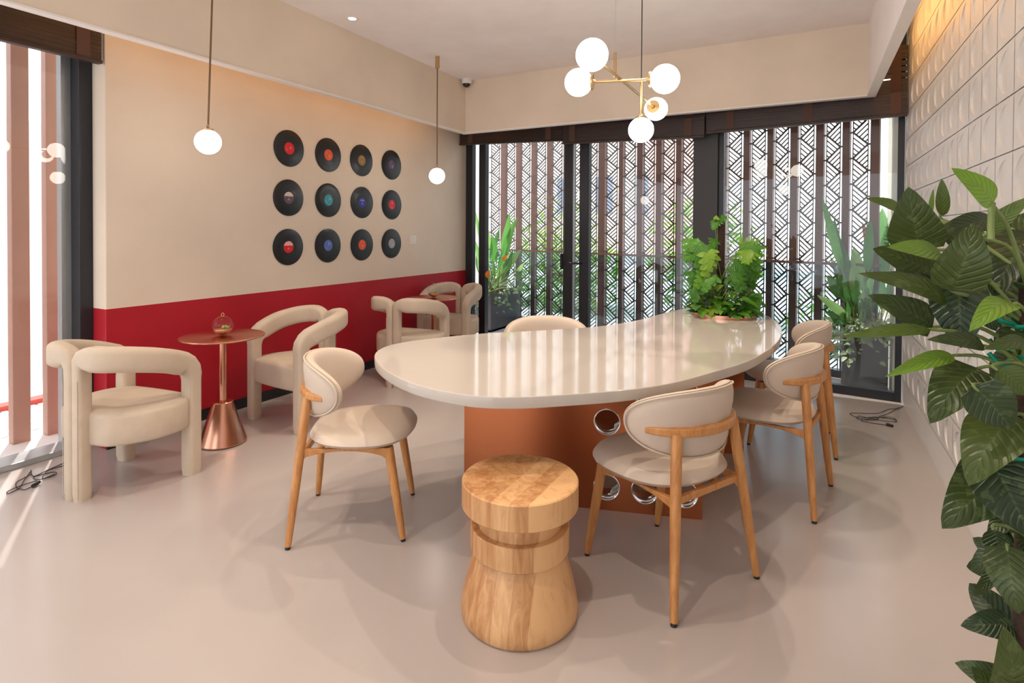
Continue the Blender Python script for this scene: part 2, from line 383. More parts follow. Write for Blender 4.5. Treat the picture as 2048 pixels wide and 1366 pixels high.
# dropped bulkheads that hide the coves
b = MB(); b.box((-3.38, YF, 2.415), (-3.33, 5.15, ZC)); struct(b.build('trim_1', M['plaster']), 'dropped bulkhead along the left wall', 'bulkhead')
b = MB(); b.box((-3.385, YF, 2.405), (-3.325, 5.155, 2.416)); struct(b.build('trim_2', M['trim']), 'white lower edge of the left bulkhead', 'trim')
b = MB(); b.box((-3.33, 5.10, 2.415), (.375, 5.15, ZC)); struct(b.build('trim_3', M['plaster']), 'dropped bulkhead in front of the window blinds', 'bulkhead')
b = MB(); b.box((-3.325, 5.095, 2.405), (.37, 5.155, 2.416)); struct(b.build('trim_4', M['trim']), 'white lower edge of the rear bulkhead', 'trim')
b = MB(); b.box((.375, YF, 2.415), (.425, 5.15, ZC)); struct(b.build('trim_5', M['ceiling']), 'dropped bulkhead along the right wall', 'bulkhead')
b = MB(); b.box((.37, YF, 2.405), (.43, 5.155, 2.416)); struct(b.build('trim_6', M['trim']), 'white lower edge of the right bulkhead', 'trim')
b = MB(); b.obox((XL, dy(XL) + .02), (XR, dy(XR) + .02), (0, 1), .12, 2.84, ZC); struct(b.build('wall_back_upper', M['column']))
b = MB(); b.box((XL - .15, YF - .1, 0), (-3.5, YF, ZC)); b.box((.35, YF - .1, 0), (XR + .1, YF, ZC)); b.box((-3.5, YF - .1, 2.55), (.35, YF, ZC))
struct(b.build('wall_front', M['plaster']))

# right wall: white relief tiles, each with a half-oval recess hinged on its straight side
def relief_wall():
    b = MB(); TP, TH = .222, .2101; X = XR; g = .0024
    rows = 15; y1 = 2.790 + TP * 11 + .105
    b.box((X + .010, YF, 0), (X + .1, 5.345, ZC))
    ys = [y1 - TP * k for k in range(24)]
    for r in range(rows):
        z0 = .183 + TH * (r - 1); z1 = z0 + TH
        for k, yt in enumerate(ys):
            # tile occupies y in [yt-TP, yt]; arc (deep side) towards +Y, chord towards the camera
            ya, yc = yt - .02, yt - .137
            if z0 < -.15: continue
            A, H = ya - yc, .082; zc = (z0 + z1) / 2; lo = max(z0 + g, 0.0); hi = min(z1 - g, ZC)
            if hi <= lo: continue
            arc = [(yc + A * sin(pi * j / 14), zc - H * cos(pi * j / 14)) for j in range(15)]
            if lo > z0 + .02 + g or hi < z1 - .02 - g:
                b.add([(X, yt, lo), (X, yt - TP, lo), (X, yt - TP, hi), (X, yt, hi)], [(0, 1, 2, 3)]); continue
            # flat half on the camera side of the chord
            yl = yt - TP + g
            b.add([(X, yc - .0008, lo), (X, yl, lo), (X, yl, hi), (X, yc - .0008, hi)], [(0, 1, 2, 3)])
            # surround on the arc side
            yr = yt - g
            outer = [(yc + (yr - yc) * min(1, 1.6 * sin(pi * j / 14)), (lo if j < 7 else hi) if abs(j - 7) > 3 else zc + (hi - zc) * (j - 7) / 3.0001 if j > 7 else zc - (zc - lo) * (7 - j) / 3.0001) for j in range(15)]
            vs = [(X, p[0], p[1]) for p in arc] + [(X, p[0], p[1]) for p in outer]
            b.add(vs, [(j, 15 + j, 16 + j, j + 1) for j in range(14)])
            dp = .0095
            deep = [(X + dp * (p[0] - yc) / A + .0002, p[0], p[1]) for p in arc]
            b.add([(X, p[0], p[1]) for p in arc] + deep, [(j, j + 1, 16 + j, 15 + j) for j in range(14)])
            b.add(deep, [tuple(range(15))])
    b.box((X + .0005, y1 + g, 0), (X + .01, 5.345, ZC))
    return b.build('wall_right', M['tile'])
struct(relief_wall(), 'right wall of white panels with carved half-oval reliefs', 'wall')

# ------------------------------------------------------------------ glazed end wall
DM, DC = .0995, 5.405
def px_x(px): return at_line(px, 400, DM, DC).x
WN = Vector((.0995, 1, 0)).normalized()
def post(mb, x0, x1, th, z0=0, z1=2.86, off=0, mi=0):
    a = Vector((x0, dy(x0), 0)) + WN * off; c = Vector((x1, dy(x1), 0)) + WN * off
    mb.obox(a, c, WN, th, z0, z1, mi)
def door_bay(name, x0, x1, w0, w1, label, cat, z0=0, light=False, extra=None):
    t = thing(name, label, cat, ((x0 + x1) / 2, dy((x0 + x1) / 2), 0)); t['kind'] = 'structure'
    iv = Matrix.Translation(t.location).inverted()
    def loc(mb):
        mb.v = [tuple(iv @ Vector(v)) for v in mb.v]; return mb
    f = MB(); post(f, x0, x0 + w0, .07); post(f, x1 - w1, x1, .07); post(f, x0 + w0, x1 - w1, .07, 0, .07 + z0); post(f, x0 + w0, x1 - w1, .07, 2.6, 2.86)
    loc(f).build('window_frame', M['frame'], t, bevel=.003)
    g = MB(); post(g, x0 + w0, x1 - w1, .006, .07, 2.6, off=.03); loc(g).build('pane', M['glass'], t)
    if light:
        e = MB(); post(e, x0 + w0, x0 + w0 + .012, .03, .07, 2.6, off=-.004); loc(e).build('edge_trim', M['frame_light'], t)
    return t, loc
door_bay('window_1', -3.76, px_x(969), .10, .085, 'narrow glazed bay beside the red-painted wall', 'window')
t, loc = door_bay('door_1', px_x(969), px_x(1138), .012, .06, 'wide sliding glass door leaf right of the narrow bay', 'glass door')
lk = MB(); xk = px_x(1126); post(lk, xk - .012, xk + .016, .03, .93, 1.10, off=-.035); loc(lk).build('lock', M['black'], t)
t, loc = door_bay('door_2', px_x(1138), px_x(1175.5), .05, .10, 'slim glass door leaf with a lever handle', 'glass door', light=True)
hk = MB(); hx = px_x(1163); p0 = Vector((hx, dy(hx) - .05, 1.0)); p1 = Vector((px_x(1143), dy(px_x(1143)) - .05, 1.0))
hk.tube([p0 + Vector((0, .05, 0)), p0, p1], .011, 8); loc(hk).build('lever_handle', M['black'], t)
door_bay('window_2', px_x(1175.5), px_x(1389), .012, .012, 'clear fixed pane left of the dark column', 'window')
b = MB(); post(b, px_x(1389), px_x(1436.5), .16, 0, 2.9, off=-.03); struct(b.build('trim_7', M['column'], bevel=.004), 'dark grey column between the glass doors and right window', 'column')
door_bay('window_3', px_x(1436.5), .645, .045, .045, 'large fixed window next to the white relief wall', 'window', z0=.0)

# left window (along the street side)
t = thing('window_4', 'full-height window on the left before the red-banded wall', 'window', (-3.95, .6, 0)); t['kind'] = 'structure'
e = MB(); e.box((-.12, YF - .6, 0), (.05, 1.13, .035)); e.build('sill', M['frame_light'], t, bevel=.004)
f = MB(); f.box((-.12, 1.13, 0), (.03, 1.22, 2.62)); f.box((-.12, YF - .6, 2.55), (.05, 1.13, 2.62))
f.box((-.12, -1.5, .0), (.03, -1.42, 2.62)); f.build('window_frame', M['frame'], t, bevel=.003)
g = MB(); g.box((-.06, -1.42, .035), (-.054, 1.13, 2.55)); g.build('pane', M['glass'], t)
g = MB(); g.box((-.125, 1.08, .035), (-.07, 1.13, 2.55)); g.build('edge_trim', M['frame_light'], t)

# ------------------------------------------------------------------ rolled bamboo blinds
def blind(name, a, c, za, zc, top, label, nrm=(0, -1), folds=.17, gaps=None, tapes=(.12, .88)):
    a = Vector((a[0], a[1], 0)); c = Vector((c[0], c[1], 0)); o = (a + c) / 2
    t = thing(name, label, 'window blind', tuple(o), 0, 'rolled up bamboo blinds'); n = Vector((nrm[0], nrm[1], 0)).normalized()
    A, B = a - o, c - o; m = MB()
    def zz(f, z): return za + (zc - za) * f + z
    hA, hB = top - za, top - zc
    def slat(z0a, z0b, r, off, h):
        p = A + n * off; q = B + n * off
        m.beam(p + Vector((0, 0, z0a)), q + Vector((0, 0, z0b)), r, h)
    k = int(max(hA, hB) / .0115)
    for i in range(k):
        f = (i + .5) / k; za_, zb_ = za + hA * f, zc + hB * f
        if gaps and gaps[0] < f < gaps[1] and i % 4 == 0: continue
        slat(za_, zb_, .006, .0 + .0015 * (i % 3), .0105 + .0008 * (i % 2))
    for j in range(3):                                      # folded stack at the bottom
        kk = int(folds / .0115)
        for i in range(kk):
            slat(za + folds * (i + .5) / kk + .004 * j, zc + folds * (i + .5) / kk + .004 * j, .006, .012 + .011 * j + .0012 * (i % 2), .0112)
    m.build('slats', M['blind'], t)
    r = MB(); r.beam(A + n * .03 + Vector((0, 0, za - .006)), B + n * .03 + Vector((0, 0, zc - .006)), .05, .02); r.build('bottom_rail', M['blind'], t, bevel=.004)
    for fr in tapes:
        q = A.lerp(B, fr); w = (B - A).normalized() * .035; tm = MB(); z0 = za + (zc - za) * fr
        P = [q - w, q + w]
        tm.add([P[0] + n * .045 + Vector((0, 0, z0)), P[1] + n * .045 + Vector((0, 0, z0)), P[1] + n * .045 + Vector((0, 0, z0 + folds)), P[0] + n * .045 + Vector((0, 0, z0 + folds)),
                P[0] + n * .008 + Vector((0, 0, z0 + folds + .03)), P[1] + n * .008 + Vector((0, 0, z0 + folds + .03)), P[1] + n * .008 + Vector((0, 0, top)), P[0] + n * .008 + Vector((0, 0, top))],
               [(0, 1, 2, 3), (3, 2, 5, 4), (4, 5, 6, 7)]); tm.build('cloth_tape', M['blindtape'], t)
    return t
off = -.11
xm, xm2 = at_line(1129, 300, DM, DC - .11).x, at_line(1411.5, 300, DM, DC - .11).x
blind('bamboo_blind', (-3.75, dy(-3.75) + off), (xm - .01, dy(xm) + off), 2.395, 2.325, 2.72, 'dark bamboo blind rolled up above the narrow bay and sliding door', (-.0995, -1))
blind('bamboo_blind', (xm + .01, dy(xm) + off - .03), (xm2, dy(xm2) + off - .03), 2.285, 2.225, 2.72, 'dark bamboo blind rolled up between the door and the column', (-.0995, -1), tapes=(.08, .9))
blind('bamboo_blind', (xm2 + .01, dy(xm2) + off), (.645, dy(.645) + off), 2.262, 2.262, 2.80, 'dark bamboo blind rolled up above the window by the relief wall', (-.0995, -1), gaps=(.45, .8), tapes=(.14, .55, .95))
blind('bamboo_blind', (-3.80, -1.0), (-3.80, 1.78), 2.352, 2.352, 2.62, 'dark bamboo blind rolled up over the left street window', (1, 0), tapes=(.2, .965))

# ------------------------------------------------------------------ ceiling fittings
dl = ['recessed downlight over the near end of the long table', 'recessed downlight over the middle of the long table', 'recessed downlight over the far end of the long table',
      'recessed downlight above the wooden stool side of the room', 'small recessed downlight in the ceiling beside the left bulkhead',
      'recessed downlight above the foreground armchair', 'recessed downlight above the open floor on the left',
      'recessed downlight between the armchairs and the table']
for i, (x, y) in enumerate(DOWN):
    t = thing('downlight', dl[i], 'ceiling light', (x, y, ZC))
    q = MB(); q.lathe([(.048, 0), (.048, -.004), (.036, -.004), (.030, -.001)], n=24); q.build('trim_ring', M['white'], t)
    q = MB(); q.lathe([(.030, -.001), (.0005, -.002)], n=24); q.build('lens', M['spotlens'], t)
p = at_z(925, 164, ZC); p = Vector((p.x + .03, 5.03, 0))
t = thing('security_camera', 'small white dome security camera in the ceiling corner', 'camera', (-3.27, 5.03, ZC))
q = MB(); q.lathe([(.001, 0), (.055, 0), (.055, -.035), (.05, -.05), (.044, -.052)], n=32, sharp=(1, 2)); q.build('housing', M['white'], t)
q = MB(); q.sphere((0, 0, -.05), .040, 24, 12, sc=(1, 1, .95)); q.build('dome', M['dome'], t)

t = thing('light_switch', 'square beige light switch on the wall right of the records', 'switch', (XL, 4.755, 1.243))
q = MB(); q.box((0, -.05, -.05), (.010, .05, .05)); q.build('plate', M['switch'], t, bevel=.003)
q = MB(); q.box((.010, -.02, -.035), (.014, .02, .035)); q.build('rocker', M['switch'], t, bevel=.001)

# ------------------------------------------------------------------ vinyl records
RED, ORG = (.72, .012, .015), (.80, .10, .02)
recs = [(3.144, 2.012, RED, 'bright red', 'top row, first from left'), (3.563, 2.010, ORG, 'orange red', 'top row, second from left'),
        (3.976, 2.008, (.30, .17, .04), 'gold and black', 'top row, third from left'), (4.404, 2.011, (.10, .06, .14), 'dark purple', 'top row, rightmost'),
        (3.139, 1.609, (.12, .07, .10), 'dark plum and pale pink', 'middle row, first from left'), (3.564, 1.610, (.03, .33, .42), 'turquoise', 'middle row, second from left'),
        (3.983, 1.610, (.02, .03, .30), 'royal blue', 'middle row, third from left'), (4.409, 1.607, (.70, .02, .04), 'crimson', 'middle row, rightmost'),
        (3.136, 1.206, (.70, .006, .010), 'red and pink', 'bottom row, first from left'), (3.561, 1.209, (.10, .16, .50), 'cornflower blue', 'bottom row, second from left'),
        (3.984, 1.207, (.82, .10, .03), 'vermilion', 'bottom row, third from left'), (4.407, 1.212, (.36, .37, .40), 'light grey', 'bottom row, rightmost')]
for i, (y, z, c, cn, pos) in enumerate(recs):
    t = thing('vinyl_record', f'black vinyl record with {cn} label, {pos}', 'record', (XL, y, z), 0, 'vinyl records on the plaster wall')
    t.rotation_euler = (random.uniform(0, 6), 0, 0)
    R = .149
    q = MB(); q.lathe([(R, .002), (R, .006), (.146, .0075), (.06, .0065), (.054, .0068), (.048, .0065)], axis='x', n=64, sharp=(1,)); q.build('disc', M['vinyl'], t)
    lm = mat('record_label_%s' % cn.replace(' ', '_'), c, .5)
    q = MB(); q.lathe([(.049, .0071), (.0036, .0072)], axis='x', n=40); 
    if i in (4, 8):                                          # two-tone label: pale upper segment
        a0, a1 = .25, pi - .25; pts = [(.0076, .047 * cos(a0 + (a1 - a0) * k / 16), .047 * sin(a0 + (a1 - a0) * k / 16)) for k in range(17)]
        q.add(pts, [tuple(range(17))], False, 1); t.rotation_euler = (0, 0, 0)
    if i == 6 or i == 2: t.rotation_euler = (0, 0, 0)
    cream = mat('record_label_print', (.72, .60, .52) if i != 8 else (.85, .45, .45), .6)
    for k in range(3 + i % 2):                               # small print lines
        w = .026 - .005 * (k % 2); zz = (.026, -.012, -.019, -.026)[k]
        q.add([(.0078, -w / 2, zz), (.0078, w / 2, zz), (.0078, w / 2, zz + .0025), (.0078, -w / 2, zz + .0025)], [(0, 1, 2, 3)], False, 1)
    lb = q.build('record_label', [lm, cream], t)
    if i == 6:
        fc = bpy.data.curves.new('label_lettering', 'FONT'); fc.body = 'PHILIPS'; fc.size = .017; fc.align_x = 'CENTER'; fc.extrude = .0002
        fo = bpy.data.objects.new('label_lettering', fc); COL.objects.link(fo); fo.parent = lb; fo.location = (.0079, 0, .012); fo.rotation_euler = (radians(90), 0, radians(90))
        fc.materials.append(cream)
        bpy.context.view_layer.update(); fm = bpy.data.meshes.new_from_object(fo.evaluated_get(bpy.context.evaluated_depsgraph_get()))
        bpy.data.objects.remove(fo); fo = bpy.data.objects.new('label_lettering', fm); COL.objects.link(fo); fo.parent = lb; fo.location = (.0079, 0, .012); fo.rotation_euler = (radians(90), 0, radians(90))

# ------------------------------------------------------------------ pendant lights
def pendant(loc, ztop, tilt, label):
    t = thing('pendant_light', label, 'pendant light', loc, 0, 'globe pendants over the side tables'); r = .0735
    q = MB(); q.sphere((0, 0, 0), r, 40, 24); q.build('globe_shade', M['globe'], t)
    q = MB(); q.lathe([(.001, r - .002), (.03, r - .006), (.03, r + .006), (.008, r + .010), (.008, r + .03)], n=24, sharp=(1, 2)); q.build('socket_cap', M['brass'], t)
    H = ztop - loc[2]; top = Vector((tilt[0], tilt[1], H))
    q = MB(); q.tube([(0, 0, r), top], .0055, 8); q.build('rod', M['bronze'], t)
    q = MB(); q.lathe([(.001, 0), (.021, 0), (.021, -.11), (.001, -.11)], (top.x, top.y, top.z), 24, sharp=(1, 2)); q.build('canopy', M['brass'], t)
p1 = at(416, 284, 3.35); p2 = at(874, 352, 5.2)
pendant(tuple(p1), ZC, tuple((CR * .035)[:2]), 'globe pendant on a long rod over the nearer copper side table')
pendant(tuple(p2), ZC, (0, 0), 'globe pendant on a rod over the farther copper side table')

# chandelier with five globes
G = [at(1184, 110, 2.58), at(1157, 165, 3.02), at(1330, 158, 2.88), at(1312, 218, 3.66), at(1282, 260, 3.0)]
c0 = at(1256, 165, 2.98)
t = thing('chandelier', 'brass rod chandelier with five opal globes over the long table', 'chandelier', tuple(c0))
Lc = lambda p: Vector(p) - c0
R1 = (Lc(G[1]), Lc(G[2])); R2 = (Lc(G[0]), Lc(G[3]))
for i, gp in enumerate(G):
    q = MB(); rr = .075 if i < 4 else .0675; q.sphere((0, 0, 0), rr, 40, 24)
    q.build('globe_shade', M['globe'], t, loc=tuple(Lc(gp)))
def rod(a, c, r=.0075, nm='rod', m='brass'):
    q = MB(); q.tube([a, c], r, 10); q.build(nm, M[m], t)
def plate(center, direction, r=.042):
    d = direction.normalized(); q = MB(); q.tube([center - d * .004, center + d * .006], [r, r], 32); q.tube([center + d * .006, center + d * .02], [.014, .010], 16); q.build('globe_collar', M['brass'], t)
for a, c in (R1, R2):
    d = (c - a).normalized(); rod(a + d * .072, c - d * .072)
    plate(a + d * .0745, d); plate(c - d * .0745, -d)
g5 = Lc(G[4]); r1d = (R1[1] - R1[0]); fr = max(0, min(1, (g5 - R1[0]).dot(r1d) / r1d.length_squared)); j5 = R1[0] + r1d * fr
g5t = Vector((j5.x, j5.y, g5.z))
rod(g5 + Vector((0, 0, .06)), Vector((g5.x, g5.y, j5.z + .02))); plate(g5 + Vector((0, 0, .065)), Vector((0, 0, 1)), .03)
pj = at(1230, 152, 2.985) - c0
rod(pj + Vector((0, 0, -.01)), pj + Vector((0, 0, .125)))
H0 = ZC - c0.z
rod(pj + Vector((0, 0, .12)), Vector((pj.x, pj.y, H0)), .0012, 'suspension_wire', 'frame_light')
rod(Vector((g5.x, g5.y, j5.z)), Vector((g5.x, g5.y, H0)), .0028, 'power_cord', 'cable')

# ------------------------------------------------------------------ the long table
O = [(-1.900, 2.13), (-1.797, 1.985), (-1.60, 1.835), (-1.35, 1.722), (-1.10, 1.700), (-.93, 1.765), (-.76, 1.905), (-.60, 2.060), (-.475, 2.24), (-.365, 2.49), (-.26, 2.76),
     (-.195, 3.05), (-.150, 3.42), (-.155, 3.85), (-.215, 4.20), (-.345, 4.52), (-.56, 4.68), (-.80, 4.58), (-.93, 4.20), (-1.02, 3.72), (-1.17, 3.34), (-1.42, 3.03), (-1.68, 2.76), (-1.86, 2.47), (-1.925, 2.28)]
out = catmull([(x, y, 0) for x, y in O], 6, True); cx = sum(p.x for p in out) / len(out); cy = sum(p.y for p in out) / len(out)
TB = thing('communal_table', 'long white stone table with rounded ends on copper bases', 'table', (cx, cy, 0))
q = MB(); q.prism([(p.x - cx, p.y - cy) for p in out], .706, .75, smooth=True); q.build('tabletop', M['quartz'], TB, bevel=.004, bseg=3)
def pedestal(a, c, th, label, holes=True):
    a = Vector((*a, 0)); c = Vector((*c, 0)); d = (c - a); L = d.length; d.normalize(); n = Vector((-d.y, d.x, 0))
    Hh = .70; m = MB(); A = a - Vector((cx, cy, 0))
    hs = []
    if holes:
        for px_ in (.715, .895, 1.075):
            for k in range(4):
                z = .113 + .158 * k
                if z < Hh - .09: hs.append((px_, z))
    r = .060; half = .0785
    def P(s_, z, k): return A + d * s_ + n * (th * k) + Vector((0, 0, z))
    # grid of cells; a cell holding a hole gets a ring of faces
    xs = [0]; 
    cols = sorted(set(h[0] for h in hs)); zr = sorted(set(h[1] for h in hs))
    for cx_ in cols: xs += [cx_ - half, cx_ + half]
    xs.append(L); zs = [0]
    for z in zr:
        if abs(zs[-1] - (z - half)) > 1e-6: zs.append(z - half)
        zs.append(z + half)
    zs.append(Hh)
    for i in range(len(xs) - 1):
        for j in range(len(zs) - 1):
            x0, x1, z0, z1 = xs[i], xs[i + 1], zs[j], zs[j + 1]
            if x1 - x0 < 1e-4 or z1 - z0 < 1e-4: continue
            h = [h for h in hs if x0 < h[0] < x1 and z0 < h[1] < z1]
            for k in (0, 1):
                if not h: m.add([P(x0, z0, k), P(x1, z0, k), P(x1, z1, k), P(x0, z1, k)], [(0, 1, 2, 3) if k == 0 else (3, 2, 1, 0)])
                else:
                    hx, hz = h[0]; N = 32; vi = []; vo = []
                    for q_ in range(N):
                        an = 2 * pi * q_ / N; ca, sa = cos(an), sin(an); s_ = half / max(abs(ca), abs(sa))
                        vi.append(P(hx + r * ca, hz + r * sa, k)); vo.append(P(hx + s_ * ca, hz + s_ * sa, k))
                    m.add(vi + vo, [(q_, (q_ + 1) % N, N + (q_ + 1) % N, N + q_) if k else (q_, N + q_, N + (q_ + 1) % N, (q_ + 1) % N) for q_ in range(N)])
    for (s0, s1) in ((0, 0), (L, L)): m.add([P(s0, 0, 0), P(s0, 0, 1), P(s0, Hh, 1), P(s0, Hh, 0)], [(0, 1, 2, 3)])
    m.add([P(0, Hh, 0), P(L, Hh, 0), P(L, Hh, 1), P(0, Hh, 1)], [(0, 1, 2, 3)])
    ob = m.build('pedestal', M['copper'], TB); ob['label'] = label
    for (hx, hz) in hs:
        s = MB(); N = 32; vs = []
        for (rr_, kk) in ((r + .004, -.006 / th), (r + .004, 1 + .006 / th), (r - .001, 1 + .006 / th), (r - .001, -.006 / th)):
            for q_ in range(N): an = 2 * pi * q_ / N; vs.append(P(hx + rr_ * cos(an), hz + rr_ * sin(an), kk))
        s.add(vs, [(i * N + j, i * N + (j + 1) % N, ((i + 1) % 4) * N + (j + 1) % N, ((i + 1) % 4) * N + j) for i in range(4) for j in range(N)], True)
        s.build('chrome_ring', M['chrome'], ob)
pedestal((-1.541, 2.363), (-.434, 2.70), .11, 'front copper slab pierced with round chrome-lined holes')
pedestal((-1.19, 3.36), (-.345, 3.615), .11, 'rear copper slab', holes=False)
# planter well set into the table
PC = Vector((-.545, 4.235, .75)); rr = .212
well = MB(); well.lathe([(rr + .006, -.0), (rr + .006, .024), (rr - .004, .024), (rr - .004, -.0)], (PC.x - cx, PC.y - cy, .75), 56, sharp=(1, 2)); well.build('planter_ring', M['copper2'], TB)

# ------------------------------------------------------------------ dining chairs
def superring(a, b_, n, e=2.4):
    out = []
    for j in range(n):
        th = 2 * pi * j / n; c_, s_ = cos(th), sin(th)
        out.append((a * math.copysign(abs(c_) ** (2 / e), c_), b_ * math.copysign(abs(s_) ** (2 / e), s_)))
    return out
def make_chair():
    t = thing('dining_chair', '', 'chair')
    # seat pad
    q = MB(); N = 40; rings = [0, .35, .65, .85, .95, 1.0]; vs = []
    def seatpt(u, v, k, top):
        x, y = u * k, v * k; wd = 1 + .06 * (y / .25); x *= wd
        edge = (1 - k ** 5) ** .5 if k < 1 else 0
        z = (.432 + .040 * edge + .004 * (1 - k * k)) if top else (.432 - .030 * edge)
        z += .010 * (y / .25) ** 2 * (1 if y > 0 else .3)
        return (x, y + .032, z)
    prof = superring(.256, .238, N, 2.5)
    for top in (True, False):
        vs = [seatpt(0, 0, 0, top)]; fs = []
        for k in rings[1:]:
            vs += [seatpt(u, v, k, top) for u, v in prof]
        for j in range(N):
            f = (0, 1 + j, 1 + (j + 1) % N); fs.append(f if top else f[::-1])
        for i in range(len(rings) - 2):
            for j in range(N):
                a = 1 + i * N + j; b_ = 1 + i * N + (j + 1) % N; f = (a, a + N, b_ + N, b_); fs.append(f if top else f[::-1])
        q.add(vs, fs, True)
    q.build('seat', M['leather'], t)
    # curved back pad
    Rc, yc = .268, .066; A, B = .335, .130
    def padpt(s_, h, off):
        th = s_ / Rc; r_ = Rc + off + .10 * h
        return (r_ * sin(th), yc - r_ * cos(th) * 1.0, .650 + h)
    prof = superring(A, B, 56, 2.25); q = MB(); rings = [0, .3, .55, .75, .88, .95, .985, 1.0]
    for side in (1, -1):
        vs = [padpt(0, 0, side * .031)]; fs = []
        for k in rings[1:]:
            e_ = (1 - k ** 6) ** .5 if k < 1 else 0
            vs += [padpt(u * k, v * k, side * .031 * e_) for u, v in prof]
        n_ = len(prof)
        for j in range(n_):
            f = (0, 1 + j, 1 + (j + 1) % n_); fs.append(f if side > 0 else f[::-1])
        for i in range(len(rings) - 2):
            for j in range(n_):
                a = 1 + i * n_ + j; b_ = 1 + i * n_ + (j + 1) % n_; f = (a, a + n_, b_ + n_, b_); fs.append(f if side > 0 else f[::-1])
        q.add(vs, fs, True)
    pad = q.build('backrest', M['leather'], t)
    q = MB(); P = [Vector(padpt(u * .965, v * .965, .0225)) for u, v in prof]; P.append(P[0]); q.tube(P, .0038, 6, cap=False)
    P = [Vector(padpt(u * .99, v * .985, .010)) for u, v in prof]; P.append(P[0]); q.tube(P, .0026, 6, cap=False)
    q.build('piping', M['piping'], pad)
    # curved oak rail behind the pad
    q = MB(); K = 20; vs = []; fs = []
    for i in range(K + 1):
        th = (-.95 + 1.90 * i / K); ed = abs(i / K * 2 - 1) ** 4; tp = 1 - .25 * ed
        for (ro, zz) in ((.012, .018), (.050 - .022 * ed, .015), (.050 - .022 * ed, -.016), (.012, -.020)):
            r_ = Rc + ro; vs.append((r_ * sin(th), yc - r_ * cos(th), .632 + zz * tp))
    for i in range(K):
        for j in range(4): fs.append((i * 4 + j, i * 4 + (j + 1) % 4, (i + 1) * 4 + (j + 1) % 4, (i + 1) * 4 + j))
    fs += [(0, 3, 2, 1), (K * 4, K * 4 + 1, K * 4 + 2, K * 4 + 3)]
    q.add(vs, fs); q.build('back_rail', M['oak'], t, bevel=.006, bseg=3)
    def leg(top, foot, r0, r1, nm='leg'):
        a, c = Vector(top), Vector(foot); q = MB(); k = 8
        q.tube([a.lerp(c, i / k) for i in range(k)] + [c + (a - c).normalized() * .012], [r0 + (r1 - r0) * (i / k) ** .9 + .0025 * sin(pi * i / k) for i in range(k)] + [r1], 14)
        l = q.build(nm, M['oak'], t)
        q = MB(); q.tube([c + (a - c).normalized() * .012, c], r1 * .85, 12); q.build('foot_cap', M['black'], l)
    for sx in (-1, 1):
        leg((sx * .163, -.187, .625), (sx * .241, -.247, 0), .0205, .0135)
        leg((sx * .190, .165, .405), (sx * .212, .232, 0), .021, .0125)
        # arched side apron
        q = MB(); K = 12; a = Vector((sx * .186, -.215, 0)); c = Vector((sx * .195, .170, 0)); vs = []
        for i in range(K + 1):
            f = i / K; p = a.lerp(c, f); arch = .045 * (1 - sin(pi * f) ** .5)
            vs += [(p.x - .010, p.y, .404), (p.x + .010, p.y, .404), (p.x + .010, p.y, .392 - arch), (p.x - .010, p.y, .392 - arch)]
        fs = [(i * 4 + j, i * 4 + (j + 1) % 4, (i + 1) * 4 + (j + 1) % 4, (i + 1) * 4 + j) for i in range(K) for j in range(4)] + [(0, 3, 2, 1), (K * 4, K * 4 + 1, K * 4 + 2, K * 4 + 3)]
        q.add(vs, fs); q.build('side_apron', M['oak'], t, bevel=.003)
    q = MB(); q.box((-.19, .145, .365), (.19, .165, .400)); q.build('cross_apron', M['oak'], t, bevel=.003)
    q = MB(); q.box((-.185, -.205, .378), (.185, -.185, .404)); q.build('cross_apron', M['oak'], t, bevel=.003)
    return t
chairs = [((-1.854, 1.94), (.84, .543), 'cream upholstered oak dining chair at the left end of the long table'),
          ((-.503, 2.2525), (-.882, .471), 'cream upholstered oak dining chair behind the wooden stool, nearest on the right side'),
          ((-.175, 3.20), (-.985, .165), 'cream upholstered oak dining chair on the right side, second from the front'),
          ((-.115, 4.03), (-.998, -.06), 'cream upholstered oak dining chair on the right side, farthest back by the window'),
          ((-1.47, 3.20), (.43, -.90), 'cream upholstered dining chair behind the long table, only its backrest showing')]
proto = make_chair()
for i, (p, f, lab) in enumerate(chairs):
    o = proto if i == 0 else copy_tree(proto)
    o.location = (p[0], p[1], 0); o.rotation_euler = (0, 0, math.atan2(-f[0], f[1])); o['label'] = lab; o['group'] = 'dining chairs around the long table'

